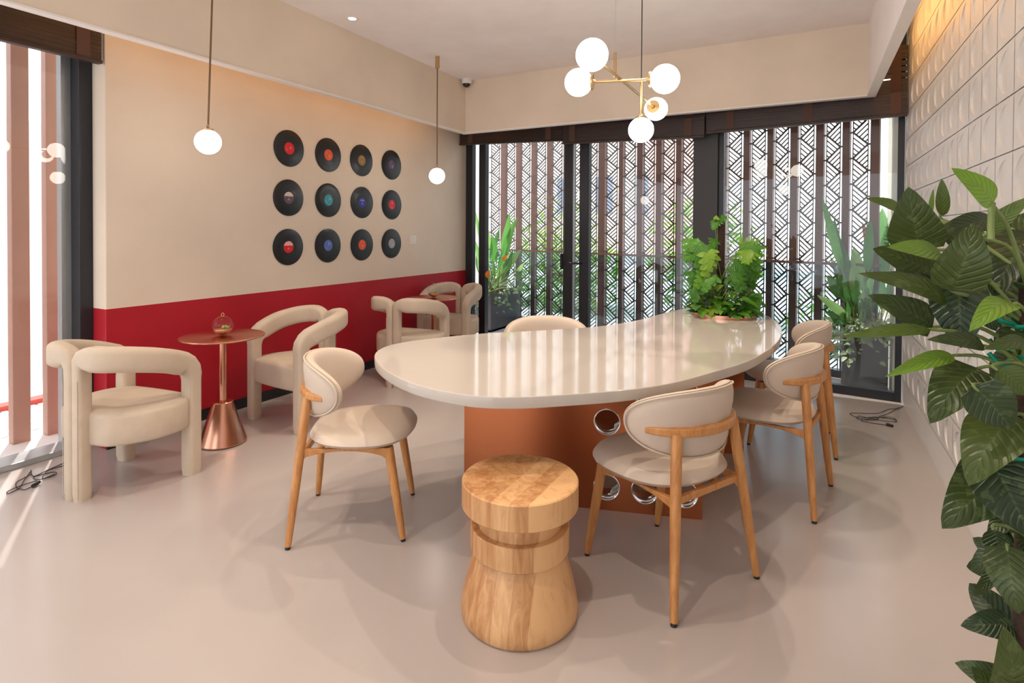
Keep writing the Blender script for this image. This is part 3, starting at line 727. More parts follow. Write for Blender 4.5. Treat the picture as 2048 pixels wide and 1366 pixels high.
# ------------------------------------------------------------------ three-legged armchairs
def make_armchair():
    t = thing('armchair', '', 'armchair')
    def arc(p0, p1, ctr, n=6):
        return [ctr + (p0 - ctr) * cos(pi / 2 * i / n) + (p1 - ctr) * sin(pi / 2 * i / n) for i in range(n + 1)]
    for sx in (-1, 1):
        # centre line: front leg up, bend, curved arm round to the back centre, bend down, rear leg
        plan = catmull([(.266, .135, .624), (.276, .06, .652), (.276, -.03, .678), (.240, -.135, .700), (.18, -.205, .709), (.125, -.218, .710)], 6)
        P = [Vector((.262, .20, z)) for z in (0, .04, .2, .40, .48, .52)] + [Vector((.262, .199, .550)), Vector((.263, .190, .580)), Vector((.264, .168, .606))]
        P += plan
        P += [Vector((.085, -.220, .710)), Vector((.058, -.220, .705)), Vector((.040, -.220, .688)), Vector((.033, -.219, .655)), Vector((.032, -.218, .60))] + [Vector((.0315, -.218, z)) for z in (.4, .2, .04, 0)]
        k = len(P); q = MB(); vs = []; sec = []
        for c_ in ((1, 1), (-1, 1), (-1, -1), (1, -1)):
            for j in range(5):
                a = math.atan2(c_[1], c_[0]) - pi / 4 + pi / 2 * j / 4
                sec.append((c_, a))
        for i, p in enumerate(P):
            T = (P[min(i + 1, k - 1)] - P[max(i - 1, 0)]).normalized()
            # outward direction blends from +X (front leg) to the plan normal to -Y (rear)
            f = min(max((i - 6) / (len(plan)), 0), 1)
            n = Vector((1, 0, 0)) if i < 7 else None
            if n is None:
                if i >= 9 + len(plan) - 1: n = Vector((0, -1, 0))
                else:
                    h = Vector((T.x, T.y, 0)).normalized(); n = Vector((-h.y, h.x, 0)) * -1
                    if n.dot(Vector((p.x, p.y, 0))) < 0: n = -n
                    if i < 10: n = (n * ((i - 6) / 4) + Vector((1, 0, 0)) * (1 - (i - 6) / 4)).normalized()
            n = (n - T * n.dot(T)).normalized(); bn = T.cross(n).normalized()
            arm = min(1, max(0, (i - 5) / 4)) * min(1, max(0, (k - 6 - i) / 4)); rear = min(1, max(0, (i - (k - 10)) / 4))
            wn = .041 + .003 * arm - .005 * rear; wb = .039 + .024 * arm - .0075 * rear; rad = .020 + .012 * arm
            if i == 0 or i == k - 1: wn -= .003; wb -= .003
            for c_, a in sec:
                u = c_[0] * (wn - rad) + rad * cos(a); v = c_[1] * (wb - rad) + rad * sin(a)
                w = p + n * u + bn * v; vs.append((sx * w.x, w.y, w.z))
        N = len(sec)
        fs = [(i * N + j, i * N + (j + 1) % N, (i + 1) * N + (j + 1) % N, (i + 1) * N + j) for i in range(k - 1) for j in range(N)]
        if sx < 0: fs = [f[::-1] for f in fs]
        q.add(vs, fs, True); q.add(vs[:N], [tuple(range(N))]); q.add(vs[-N:], [tuple(range(N))])
        h = q.build('frame_half', M['fabric'], t)
        q = MB(); q.tube([(sx * .055, -.2545, .02), (sx * .055, -.2545, .3), (sx * .055, -.2545, .60)], .0016, 6); q.build('seam', M['piping'], h)
        q = MB(); q.tube([(sx * .295, .165, .02), (sx * .295, .165, .3), (sx * .295, .165, .50)], .0016, 6); q.build('seam', M['piping'], h)
        q = MB(); q.box((sx * .262 - .03, .17, -.0), (sx * .262 + .03, .23, .004)); q.build('foot_pad', M['black'], h)
        q = MB(); q.box((sx * .0315 - .022, -.245, 0), (sx * .0315 + .022, -.190, .004)); q.build('foot_pad', M['black'], h)
    prof = []
    pts = [(.0, -.205), (.14, -.200), (.215, -.16), (.295, -.04), (.312, .09), (.285, .17), (.232, .222), (.0, .236), (-.232, .222), (-.285, .17), (-.312, .09), (-.295, -.04), (-.215, -.16), (-.14, -.200)]
    ring = catmull([(x, y, 0) for x, y in pts], 5, True); N = len(ring); q = MB(); vs = []
    layers = [(.80, .270), (.975, .273), (1.0, .286), (1.0, .35), (1.0, .405), (.99, .421), (.96, .431), (.80, .438), (.4, .442)]
    for k_, z in layers: vs += [(p.x * k_, (p.y - .01) * k_ + .01, z) for p in ring]
    fs = [(i * N + j, i * N + (j + 1) % N, (i + 1) * N + (j + 1) % N, (i + 1) * N + j) for i in range(len(layers) - 1) for j in range(N)]
    fs += [tuple(range(N))[::-1], tuple(range((len(layers) - 1) * N, len(layers) * N))]
    q.add(vs, fs, True); q.build('seat', M['fabric'], t)
    return t
def face(a): return a
arm = [((-3.234, 1.620), (-.13, .99), 'cream three-legged armchair in the foreground left, its back to the camera'),
       ((-3.210, 2.79), (-.086, -1), 'cream three-legged armchair against the red wall facing the nearer copper table'),
       ((-3.166, 3.926), (-.12, .99), 'cream three-legged armchair behind the long table, back turned to the camera'),
       ((-3.38, 4.94), (.12, -1), 'cream three-legged armchair farthest back beside the glass doors')]
aproto = make_armchair()
for i, (p, f, lab) in enumerate(arm):
    o = aproto if i == 0 else copy_tree(aproto)
    o.location = (p[0], p[1], 0); o.rotation_euler = (0, 0, math.atan2(-f[0], f[1])); o['label'] = lab; o['group'] = 'armchairs along the red wall'

# ------------------------------------------------------------------ copper side tables and glass baubles
def side_table(x, y, lab):
    t = thing('side_table', lab, 'side table', (x, y, 0), 0, 'copper side tables along the red wall')
    q = MB(); q.lathe([(.001, .668), (.243, .668), (.246, .671), (.246, .675), (.243, .678), (.001, .678)], n=64, sharp=(1, 2, 3, 4)); q.build('tabletop', M['copper2'], t)
    q = MB(); q.lathe([(.021, .25), (.021, .668)], n=24); q.lathe([(.021, .655), (.045, .667)], n=24); q.build('post', M['copper2'], t)
    q = MB(); q.lathe([(.001, .262), (.055, .262), (.058, .259), (.138, .012), (.138, .006)], n=64, sharp=(1, 2, 3)); q.build('cone_base', M['copper2'], t)
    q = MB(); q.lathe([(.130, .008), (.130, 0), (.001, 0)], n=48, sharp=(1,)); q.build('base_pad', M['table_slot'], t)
def bauble(x, y, lab, a):
    t = thing('glass_terrarium', lab, 'glass ornament', (x, y, .678), a, 'round glass terrariums'); r = .062; z0 = r
    q = MB(); q.sphere((0, 0, z0), r, 32, 20); q.build('glass_globe', M['glass'], t)
    q = MB(); pr = [(.001, z0 - r + .003)] + [((r - .003) * sin(th), z0 - (r - .003) * cos(th)) for th in (.2, .45, .7, .95, 1.2)]
    pr += [(.03, pr[-1][1] + .005), (.001, pr[-1][1] + .008)]; q.lathe(pr, n=28); q.build('pebbles', M['pebble'], t)
    q = MB()
    for k in range(22):
        an = random.uniform(0, 2 * pi); ln = random.uniform(.018, .034); el = random.uniform(.3, 1.3)
        bpt = Vector((.018, 0, z0 - .018)); q.tube([bpt, bpt + Vector((cos(an) * cos(el), sin(an) * cos(el), sin(el))) * ln * .6, bpt + Vector((cos(an) * cos(el), sin(an) * cos(el), sin(el) * .8)) * ln], [.004, .0055, .001], 6)
    q.build('succulent', M['succulent'], t)
    q = MB(); q.tube([(.010 * cos(v), 0, z0 + r + .008 + .010 * sin(v)) for v in [2 * pi * k / 16 for k in range(17)]], .0022, 6, cap=False)
    q.build('hanging_loop', M['brass'], t)
side_table(-3.264, 2.218, 'round brushed copper pedestal table in front of the red wall, nearer one')
side_table(-3.316, 4.518, 'round copper pedestal table behind the long table, farther one')
bauble(-3.264, 2.218, 'round glass terrarium on the nearer copper side table', .3)
bauble(-3.316, 4.518, 'round glass terrarium on the farther copper side table', 1.1)

# ------------------------------------------------------------------ turned wooden stool
t = thing('wooden_stool', 'turned light wood stool with two discs on a conical base', 'stool', (-.899, 1.742, 0))
q = MB(); q.lathe([(.001, .475), (.202, .475), (.206, .471), (.206, .389), (.203, .385), (.150, .385)], n=72, sharp=(1, 2, 3, 4)); q.build('top_disc', M['stoolside'], t)
q = MB(); q.lathe([(.150, .390), (.145, .350), (.150, .312)], n=64); q.build('neck', M['stoolside'], t)
q = MB(); q.lathe([(.150, .318), (.172, .318), (.175, .315), (.175, .238), (.172, .234), (.13, .234)], n=72, sharp=(1, 2, 3, 4)); q.build('lower_disc', M['stoolside'], t)
q = MB(); q.lathe([(.155, .238), (.160, .225), (.175, .175), (.190, .120), (.203, .065), (.208, .035), (.205, .010), (.196, .0)], n=72); q.build('cone_base', M['stoolside'], t)

# ------------------------------------------------------------------ loose cables with plugs
def cable(name, pts, plug, lab, second=None):
    t = thing(name, lab, 'cable', tuple(at_z(*pts[0], 0)))
    o = t.location
    q = MB()
    for pp in [pts] + (second or []):
        P = catmull([at_z(x, y, .004 + .003 * (i % 2)) - Vector(o) for i, (x, y) in enumerate(pp)], 6); q.tube(P, .0023, 6)
    q.build('cord', M['cable'], t)
    a, c = [at_z(*p, .012) - Vector(o) for p in plug]; q = MB(); q.tube([a, a.lerp(c, .45)], .010, 10); q.tube([a.lerp(c, .5), c], .009, 10); q.build('plug', M['cable'], t)
cable('power_cable', [(1806, 812), (1795, 817), (1776, 819), (1758, 826), (1740, 827), (1705, 826), (1701, 829), (1720, 836), (1750, 834), (1784, 838), (1793, 843), (1770, 842), (1745, 838), (1722, 841), (1745, 846), (1772, 850)],
      [(1773, 848.5), (1786, 852)], 'black power cable coiled on floor beside the white relief wall',
      [[(1797, 815), (1778, 826), (1757, 834), (1751, 840), (1716, 838), (1718, 832), (1740, 836), (1776, 834), (1791, 838), (1792, 842)]])
cable('power_cable', [(132, 924), (100, 938), (70, 952), (63, 948), (62, 942)], [(66, 972), (78, 964)], 'black power cable on floor beside the left window',
      [[(132, 930), (96, 941), (85, 957), (110, 950), (108, 944), (70, 953), (70, 958), (85, 958), (109, 948)], [(63, 940), (50, 958), (37, 977), (32, 966), (50, 955), (62, 949)],
       [(66, 972), (50, 979), (37, 978), (18, 987), (15, 983), (40, 972), (74, 961)]])

# ------------------------------------------------------------------ outside: balcony, lattice screen, balustrade
b = MB(); b.add([(-6.5, dy(-6.5) + .05, -.02), (2.6, dy(2.6) + .05, -.02), (2.6, 5.9, -.02), (-6.5, 9.6, -.02)], [(0, 1, 2, 3)]); struct(b.build('balcony_floor', M['paving']), 'pale paved strip outside the glass doors', 'paving')
SM, SC_ = .334, 6.074
def sx_(px): return at_line(px, 400, SM, SC_)
pan = [(979, 1001), (1010.4, 1031.3), (1039.7, 1061.8), (1070, 1093), (1101.7, 1126), (1136.5, 1163), (1172, 1196), (1209, 1237), (1245, 1273), (1284, 1311), (1322, 1351), (1361.5, 1390), (1403, 1433), (1451.4, 1485.5), (1498, 1533), (1545, 1579), (1594, 1630), (1646, 1683), (1698, 1739)]
SD = Vector((1, -SM, 0)).normalized(); SNm = Vector((SM, 1, 0)).normalized()
SCR = thing('lattice_screen', 'tall brown metal lattice screen of chevron panels outside the glass', 'screen', tuple(sx_(1376).xy) + (0,))
so = Vector(SCR.location)
def lattice(p0, p1):
    a = Vector((p0.x, p0.y, 0)) - so; c = Vector((p1.x, p1.y, 0)) - so; L = (c - a).length; m = MB()
    ml, mr = .17 * L, .10 * L; w = L - ml - mr; mod = .2352; z_top = 3.0; base = 2.2628 - mod * 9
    def P(s_, z): return a + SD * (ml + s_) + Vector((0, 0, z))
    def bar(s0, z0, s1, z1, wd): m.beam(P(s0, z0), P(s1, z1), .010, wd, up=SNm.cross(Vector((s1 - s0, 0, z1 - z0))) if False else Vector((0, 0, 1)) if abs(s1 - s0) > 1e-6 else SD)
    m.box((0, 0, 0), (0, 0, 0)) if False else None
    for s_ in (0, w): m.beam(P(s_, .06), P(s_, z_top), .007, .010, up=SNm)
    k = 0; z = base
    TH_, TN = .0165, .0108
    while z < z_top:
        zl, zr = z, z - mod / 2                     # left knot and the right knot below it
        if zl - mod > -.3:
            def clipbar(s0, z0, s1, z1, wd):
                if max(z0, z1) > z_top or min(z0, z1) < .06: return
                m.beam(P(s0, z0), P(s1, z1), .010, wd, up=Vector((0, 0, 1)))
            clipbar(0, zl, w, zr, TH_); clipbar(w, zr, 0, zl - mod, TH_)
            if .06 < zl < z_top: m.beam(P(-ml, zl), P(.006, zl), .010, .016)
            if .06 < zr < z_top: m.beam(P(w - .006, zr), P(w + mr, zr), .010, .016)
            for i in range(1, 5):                   # left triangle: bars parallel to left knot -> right knot
                f = i / 5; 
                clipbar(0, zl - mod * f, w * (1 - f), (zl - mod * f) + (zr - zl) * (1 - f), TN)
            for i in range(1, 5):                   # right triangle: bars parallel to right knot -> left knot below
                f = i / 5; z0 = zr - mod * f
                clipbar(w, z0, w * f, z0 - (mod / 2) * (1 - f), TN)
        z += mod
    return m
for i, (x0, x1) in enumerate(pan):
    lattice(sx_(x0), sx_(x1)).build('lattice_panel', M['lattice'], SCR)
edges = [(pan[i][1], pan[i + 1][0]) for i in range(len(pan) - 1)] + [(pan[-1][1], 1757)]
for x0, x1 in edges:
    a, c = sx_(x0), sx_(x1); m = MB(); m.obox((a - so), (c - so), SNm, .05, .02, 3.05); m.build('post', M['post'], SCR, bevel=.002)
a, c = sx_(972) - so, sx_(1765) - so
m = MB(); m.obox(a - SNm * .05, c - SNm * .05, SNm, .03, 1.045, 1.07); m.build('handrail', M['post'], SCR)
m = MB(); m.obox(a - SNm * .04, c - SNm * .04, SNm, .09, .0, .07); m.build('bottom_rail', M['frame'], SCR)
m = MB(); m.obox(a - SNm * .045, c - SNm * .045, SNm, .006, .07, 1.045); m.build('balustrade_glass', M['balglass'], SCR)
# side walls of the balcony
b = MB(); b.box((.62, 5.45, -.05), (.9, 6.2, 3.2)); struct(b.build('wall_balcony_right', M['outwall2']), 'pale grey green end wall of the balcony', 'wall')
b = MB(); q0 = at_line(972, 400, SM, SC_); b.box((-5.2, q0.y - .05, -.05), (-4.48, q0.y + .15, 3.2)); struct(b.build('wall_balcony_left', M['outwall']), 'pale wall at the left end of the balcony', 'wall')
b = MB(); b.obox(sx_(962) , sx_(974), SNm, .1, 0, 3.1); struct(b.build('trim_8', M['post']))
# left street side: fins, paving, white wall and red kerb
FN = 'terracotta upright fin outside the left window'
yf = [at_x(14, 500, -4.42).y, at_x(60, 500, -4.35).y, at_x(83, 500, -4.42).y, at_x(127, 500, -4.35).y]
pitch = yf[2] - yf[0]; wdt = yf[1] - yf[0]
for k, lab in ((-3, 'terracotta facade fin nearest the camera, outside the left window'), (-2, 'terracotta facade fin second nearest the camera, outside the left window'), (-1, 'terracotta facade fin just beyond the left edge of view'), (0, 'terracotta upright fin outside the left window, leftmost in view'), (1, 'terracotta upright fin outside the left window, second from the left'), (2, 'terracotta upright fin outside the left window, closest to the window jamb')):
    y0 = yf[0] + pitch * k; m = MB(); m.box((-.035, 0, -.05), (.035, wdt, 3.3)); o = m.build('facade_fin', M['fin'], loc=(-4.385, y0, 0), bevel=.004)
    tag(o, lab or 'terracotta upright fin of the facade further along', 'facade fin', 'terracotta facade fins')
b = MB()
for k in range(9): b.box((-5.25, .2 + k * .9, -.03), (-4.07, .2 + k * .9 + .885, 0))
for k in range(22): b.box((-5.2, 1.35 + k * .055, 0), (-4.55, 1.35 + k * .055 + .035, .006))
struct(b.build('paving_left', M['paving']), 'pale slatted paving outside the left window', 'paving')
b = MB(); b.box((-5.32, -2, 0), (-5.2, 8, .04)); struct(b.build('kerb', M['red_kerb']), 'red kerb outside the left window', 'kerb')
b = MB(); b.box((-7.6, -3, -.05), (-7.4, 12, 2.5)); struct(b.build('wall_street', M['outwall']), 'white wall across the passage on the left', 'wall')
b = MB(); b.box((-9.5, -6, -.12), (-5.25, 14, -.04)); struct(b.build('pavement', M['paving']), 'bright pavement outside', 'pavement')
b = MB(); b.box((-30, 8.2, -.3), (30, 40, -.2)); struct(b.build('forecourt', M['paving']), 'bright forecourt beyond the lattice screen', 'pavement')

# ------------------------------------------------------------------ trees and a building beyond the screen
def tree(x, y, zc, rx, rz, n, lab, ls=.17):
    t = thing('garden_tree', lab, 'tree', (x, y, -.25), 0, 'trees beyond the lattice screen')
    q = MB(); q.tube([(0, 0, 0), (.05, .03, zc * .5), (0, .1, zc)], [.14, .10, .05], 8)
    for k in range(5):
        a = k * 1.3; q.tube([(0, .05, zc * .6), (rx * .5 * cos(a), rx * .5 * sin(a), zc + rz * .2)], [.06, .02], 6)
    q.build('trunk', M['bark'], t)
    q = MB()
    for k in range(n):
        while True:
            p = Vector([random.uniform(-1, 1) for _ in range(3)])
            if .35 < p.length < 1: break
        c_ = Vector((p.x * rx, p.y * rx, zc + p.z * rz)); a = random.uniform(0, 2 * pi); e = random.uniform(-.9, .5)
        d = Vector((cos(a) * cos(e), sin(a) * cos(e), sin(e))) * ls
        q.leaf(c_, c_ + d, ls * .5, bend=.1, tint=random.random(), nv=3)
    q.build('crown', M['leaf_tree'], t)
tree(-4.3, 10.4, .75, 1.15, .95, 900, 'bushy light green tree beyond the screen behind the glass doors', .2)
tree(-6.9, 15.5, 1.3, 1.6, 1.4, 800, 'light green tree beyond the screen at its far left', .2)
tree(-1.75, 10.6, 1.15, 1.0, 1.15, 900, 'bushy green tree beyond the screen left of the dark column', .2)
tree(.9, 10.2, .25, 1.3, .75, 600, 'low green shrub tree beyond the screen behind the right window', .18)
t = thing('office_building', 'pale building with blue windows seen through the lattice screen', 'building', (-13, 30, -.2))
q = MB(); q.box((-6, -3, 0), (8, 3, 7)); q.build('wall', M['outwall'], t)
for k in range(3):
    q = MB(); q.box((1.2 + k * 2.1, -3.05, 2.4), (2.1 + k * 2.1, -2.99, 4.3)); q.build('window', M['bluewin'], t)
t = thing('coral_house', 'coral coloured house beyond the screen left of the column', 'building', (-2.3, 24, -.2))
q = MB(); q.box((-3.4, -2, 0), (-1.2, 2, 7)); q.build('wall', M['pink'], t)
q = MB(); q.box((-3.7, -2.3, 7), (-.9, 2.3, 7.3)); q.build('roof', M['outwall'], t)

# ------------------------------------------------------------------ planters outside
def strap(mb, base, tip, w, st, bend=.06, mi=0, tint=None, up=None, fold=.25):
    base = Vector(base); tip = Vector(tip); mid = base.lerp(tip, st)
    mb.leaf(mid, tip, w, up=up or (tip - base).cross(Vector((random.uniform(-1, 1), random.uniform(-1, 1), .2))), bend=bend, fold=fold, shape=0, tint=random.random() if tint is None else tint, mi=mi, nv=10)
    return mid
def outdoor_planter(loc, size, lab, leaves, ymin, seed, pale_bias=(0, 0), flowers=()):
    random.seed(seed)
    t = thing('planter', lab, 'potted plant', loc, 0, 'charcoal planters outside the glass'); sx, sy, h = size
    q = MB(); w = .02; T = (sx, sy)
    q.box((0, 0, .0), (sx, w, h)); q.box((0, sy - w, 0), (sx, sy, h)); q.box((0, w, 0), (w, sy - w, h)); q.box((sx - w, w, 0), (sx, sy - w, h)); q.box((0, 0, 0), (sx, sy, .03))
    q.build('planter_box', M['planter'], t, bevel=.003)
    q = MB(); q.box((w, w, h - .08), (sx - w, sy - w, h - .035)); q.build('soil', M['soil'], t)
    q = MB(); st = MB()
    O_ = Vector(loc)
    for (tx, ty, d, w_, tint, ln) in leaves:          # traced tall leaves: tip pixel, depth, width, tint, blade share
        tip = at(tx, ty, d) - O_; bs = Vector((sx * random.uniform(.3, .7), sy * random.uniform(.15, .6), h - .05))
        ctr = Vector((sx * .5, sy * .4, h + .12)); dirn = (tip - ctr); 
        mid = tip - dirn.normalized() * ln - Vector((0, 0, ln * .25))
        side = dirn.cross(Vector((0, 0, 1))); nrm = (ray(tx, ty) * -1).normalized()
        q.leaf(mid, tip, w_, up=nrm + Vector((random.uniform(-.5, .5), 0, random.uniform(0, .5))), bend=.07, fold=.25, tint=tint, mi=0, nv=12)
        st.tube(catmull([bs, bs.lerp(mid, .5) + Vector((0, 0, .05)), mid, mid.lerp(tip, .35)], 4), [.009 - .006 * k / 12 for k in range(13)], 6)
    for k in range(26):
        bs = Vector((random.uniform(.1, .9) * sx, random.uniform(.1, .7) * sy, h - .04)); a = random.uniform(0, 2 * pi); hh = random.uniform(.18, .62)
        tip = bs + Vector((cos(a) * .16, sin(a) * .12, hh)); mid = bs.lerp(tip, .45)
        q.leaf(mid, tip, random.uniform(.035, .075), up=Vector((random.uniform(-.6, .6), -1, .4)), bend=.1, tint=random.random(), nv=8)
        st.tube([bs, mid, mid.lerp(tip, .3)], [.005, .004, .002], 5)
    q.build('upright_foliage', M['leaf_out'], t)
    st.build('stems', M['stem'], t)
    q = MB()
    for k in range(230):                               # pale trailing foliage round the rim
        u = random.random(); side = random.random()
        if side < .55: p = Vector((u * sx, -.01, h)); o_ = Vector((0, -1, 0))
        elif side < .8: p = Vector((sx * (1 if pale_bias[0] > 0 else 0), u * sy, h)); o_ = Vector((1 if pale_bias[0] > 0 else -1, 0, 0))
        else: p = Vector((u * sx, random.random() * sy, h)); o_ = Vector((random.uniform(-1, 1), random.uniform(-1, 1), 1))
        fall = random.random() ** 2 * .28 if u < .45 or k % 3 == 0 else .02
        p = p + o_ * random.uniform(.0, .08) + Vector((0, 0, random.uniform(-.02, .12) - fall))
        d = (o_ + Vector((random.uniform(-1, 1), random.uniform(-.6, .6), random.uniform(-.9, .5)))).normalized() * random.uniform(.045, .085)
        q.leaf(p, p + d, d.length * .5, up=Vector((random.uniform(-.5, .5), -1, .8)), bend=.1, tint=random.random(), nv=5)
    q.build('trailing_foliage', M['leaf_pale'], t)
    if flowers:
        for (fx, fy, fx2, fy2, d, w_) in flowers:
            q = MB(); q.leaf(at(fx, fy, d) - O_, at(fx2, fy2, d) - O_, w_, up=Vector((0, -1, .2)), nv=6)
            q.build('flower_bract', M['petal'], t)
    return t
outdoor_planter((.255, 5.70, -.02), (.34, .17, .50), 'charcoal planter with tall strap-leaved plants outside the right window',
    [(1645, 396, 5.1, .075, .55, .55), (1668, 433, 5.2, .07, .25, .50), (1663, 465, 5.15, .12, .15, .42), (1708, 492, 5.1, .12, .9, .34), (1660, 512, 5.3, .07, .2, .4), (1748, 404, 5.15, .075, .95, .42),
     (1765, 415, 5.2, .17, .6, .62), (1785, 430, 5.1, .12, .4, .6), (1741, 435, 5.0, .085, .5, .40), (1703, 532, 5.0, .085, .98, .26), (1634, 590, 4.95, .08, .95, .27), (1655, 550, 5.1, .10, .2, .2), (1650, 625, 5.0, .13, .1, .24),
     (1690, 570, 5.1, .1, .2, .2), (1722, 520, 5.3, .1, .1, .3), (1775, 500, 5.3, .1, .3, .4)],
    0, 3, (-1, 0), [(1745, 515, 1724, 443, 5.05, .07), (1750, 520, 1744, 470, 5.1, .05)])
outdoor_planter((-4.10, 6.42, -.02), (.33, .85, .52), 'charcoal planter with mixed foliage outside the sliding glass door',
    [(1019, 426, 7.0, .11, .6, .5), (1035, 434, 7.0, .13, .7, .55), (1012, 470, 6.9, .10, .5, .5), (955, 440, 7.0, .07, .9, .5), (1042, 500, 6.9, .11, .85, .3), (1047, 526, 6.9, .06, .99, .2), (1000, 455, 7.1, .10, .3, .5), (972, 448, 7.0, .06, .9, .35),
     (948, 415, 7.1, .05, .9, .4), (985, 470, 7.0, .12, .5, .4), (1045, 545, 6.9, .10, .15, .2), (1050, 570, 6.8, .12, .12, .2), (950, 480, 7.0, .08, .8, .5), (955, 520, 7.0, .08, .9, .4), (1025, 500, 7.0, .1, .3, .4)],
    0, 5, (1, 0), [(974, 556, 980, 540, 6.6, .07), (1004, 522, 1018, 510, 6.7, .05)])
random.seed(11)
# ------------------------------------------------------------------ plants in the table well
t = thing('table_plant', 'climbing plant on a dark pole growing from the table well', 'potted plant', (PC.x, PC.y, .75)); O_ = Vector(t.location)
q = MB(); q.lathe([(.205, .003), (.1, .012), (.001, .016)], n=40); q.build('soil', M['soil'], t)
q = MB(); pb = at(1446, 610, 4.0); pt = at(1443, 443, 4.0); q.tube([Vector((pt.x - O_.x, pt.y - O_.y, .0)), Vector((pt.x - O_.x, pt.y - O_.y, pt.z - O_.z))], .024, 20); q.build('moss_pole', M['pole'], t)
PX, PYv = pt.x - O_.x, pt.y - O_.y
lv = MB(); st = MB()
def monstera(mb, base, tip, w, up, tint):
    # split leaf: central body with finger lobes on both sides
    base = Vector(base); tip = Vector(tip); ax = (tip - base); L = ax.length; d = ax / L; sd = d.cross(Vector(up)).normalized(); nm = sd.cross(d)
    mb.leaf(base, tip, w * .48, up=up, bend=.10, fold=.1, shape=1, tint=tint, nv=8)
    for s_ in (-1, 1):
        for k in range(4):
            f = .12 + .2 * k; p = base + ax * f + nm * (.10 * L * sin(pi * f)); ln = w * .62 * (1 - .18 * k) 
            e = p + (sd * s_ * (.85 - .08 * k) + d * (.25 + .15 * k)) * ln - nm * .08 * ln
            mb.leaf(p, e, L * .20, up=up, bend=.05, fold=.05, shape=2, tint=tint, nv=5)
big = [(1395, 478, 1372, 528, 4.0, .20, .5), (1402, 485, 1403, 560, 3.95, .2, .35), (1420, 502, 1408, 562, 3.9, .16, .8), (1424, 498, 1424, 530, 3.9, .10, .85), (1431, 478, 1420, 500, 4.0, .10, .4),
       (1480, 505, 1522, 488, 3.95, .24, .6), (1495, 490, 1515, 545, 3.9, .22, .5), (1470, 520, 1500, 560, 3.9, .2, .25), (1488, 530, 1518, 560, 3.95, .2, .5), (1480, 545, 1512, 580, 4.0, .18, .3), (1500, 500, 1490, 530, 3.85, .16, .8),
       (1465, 545, 1485, 585, 3.85, .17, .25), (1385, 540, 1388, 585, 3.95, .14, .3), (1415, 545, 1388, 580, 3.9, .14, .6), (1430, 550, 1405, 590, 3.85, .14, .45), (1395, 570, 1390, 610, 3.9, .12, .3), (1436, 440, 1426, 462, 4.0, .10, .35), (1440, 440, 1455, 436, 4.0, .08, .4), (1428, 434, 1440, 440, 4.0, .04, .9)]
for (x0, y0, x1, y1, d, w, ti) in big:
    a = at(x0, y0, d) - O_; c_ = at(x1, y1, d - .04) - O_; upv = (-ray(x0, y0)).normalized() + Vector((random.uniform(-.4, .4), random.uniform(-.2, .2), .5))
    monstera(lv, a, c_, w, upv, ti)
    r0 = Vector((PX + random.uniform(-.03, .03), PYv + random.uniform(-.03, .03), max(.02, a.z * .5)))
    st.tube(catmull([r0, r0.lerp(a, .5) + Vector((0, 0, .05)), a], 4), .0035, 6)
for k in range(210):
    an = random.uniform(0, 2 * pi); rad_ = .21 * sqrt(random.random()); z = random.uniform(.01, .30) * (1.25 - rad_ / .25)
    p = Vector((rad_ * cos(an), rad_ * sin(an), z + .01)); a2 = an + random.uniform(-.8, .8); ln = random.uniform(.05, .095)
    e = p + Vector((cos(a2), sin(a2), random.uniform(-.9, .35))) * ln; e.z = max(e.z, .012)
    lv.leaf(p, e, ln * .72, up=Vector((cos(a2) * .4, sin(a2) * .4 - .3, 1)), bend=.12, fold=.2, shape=1, tint=random.random() ** 1.3, nv=6)
for (x0, y0, x1, y1, w, ti) in [(1408, 618, 1404, 637, .075, .6), (1420, 618, 1424, 638, .06, .95), (1432, 612, 1436, 628, .09, .9), (1395, 612, 1392, 622, .07, .2), (1452, 605, 1450, 628, .12, .15), (1500, 600, 1518, 628, .11, .3), (1505, 590, 1522, 612, .10, .5), (1490, 610, 1500, 628, .1, .2)]:
    lv.leaf(at(x0, y0, 3.85) - O_, at(x1, y1, 3.80) - O_, w, up=(-.2, -.7, .6), bend=.1, shape=1, tint=ti, nv=7)
for k in range(40):
    an = random.uniform(0, 2 * pi); st.tube([(.12 * cos(an), .12 * sin(an), .0), (.15 * cos(an), .15 * sin(an), .1), (.18 * cos(an + .3), .18 * sin(an + .3), .2)], .0028, 5)
lv.v = [(x, y, max(z, .004) if x * x + y * y < .25 else z) for x, y, z in lv.v]
lv.build('foliage', M['leaf_table'], t); st.build('stems', M['stem'], t)

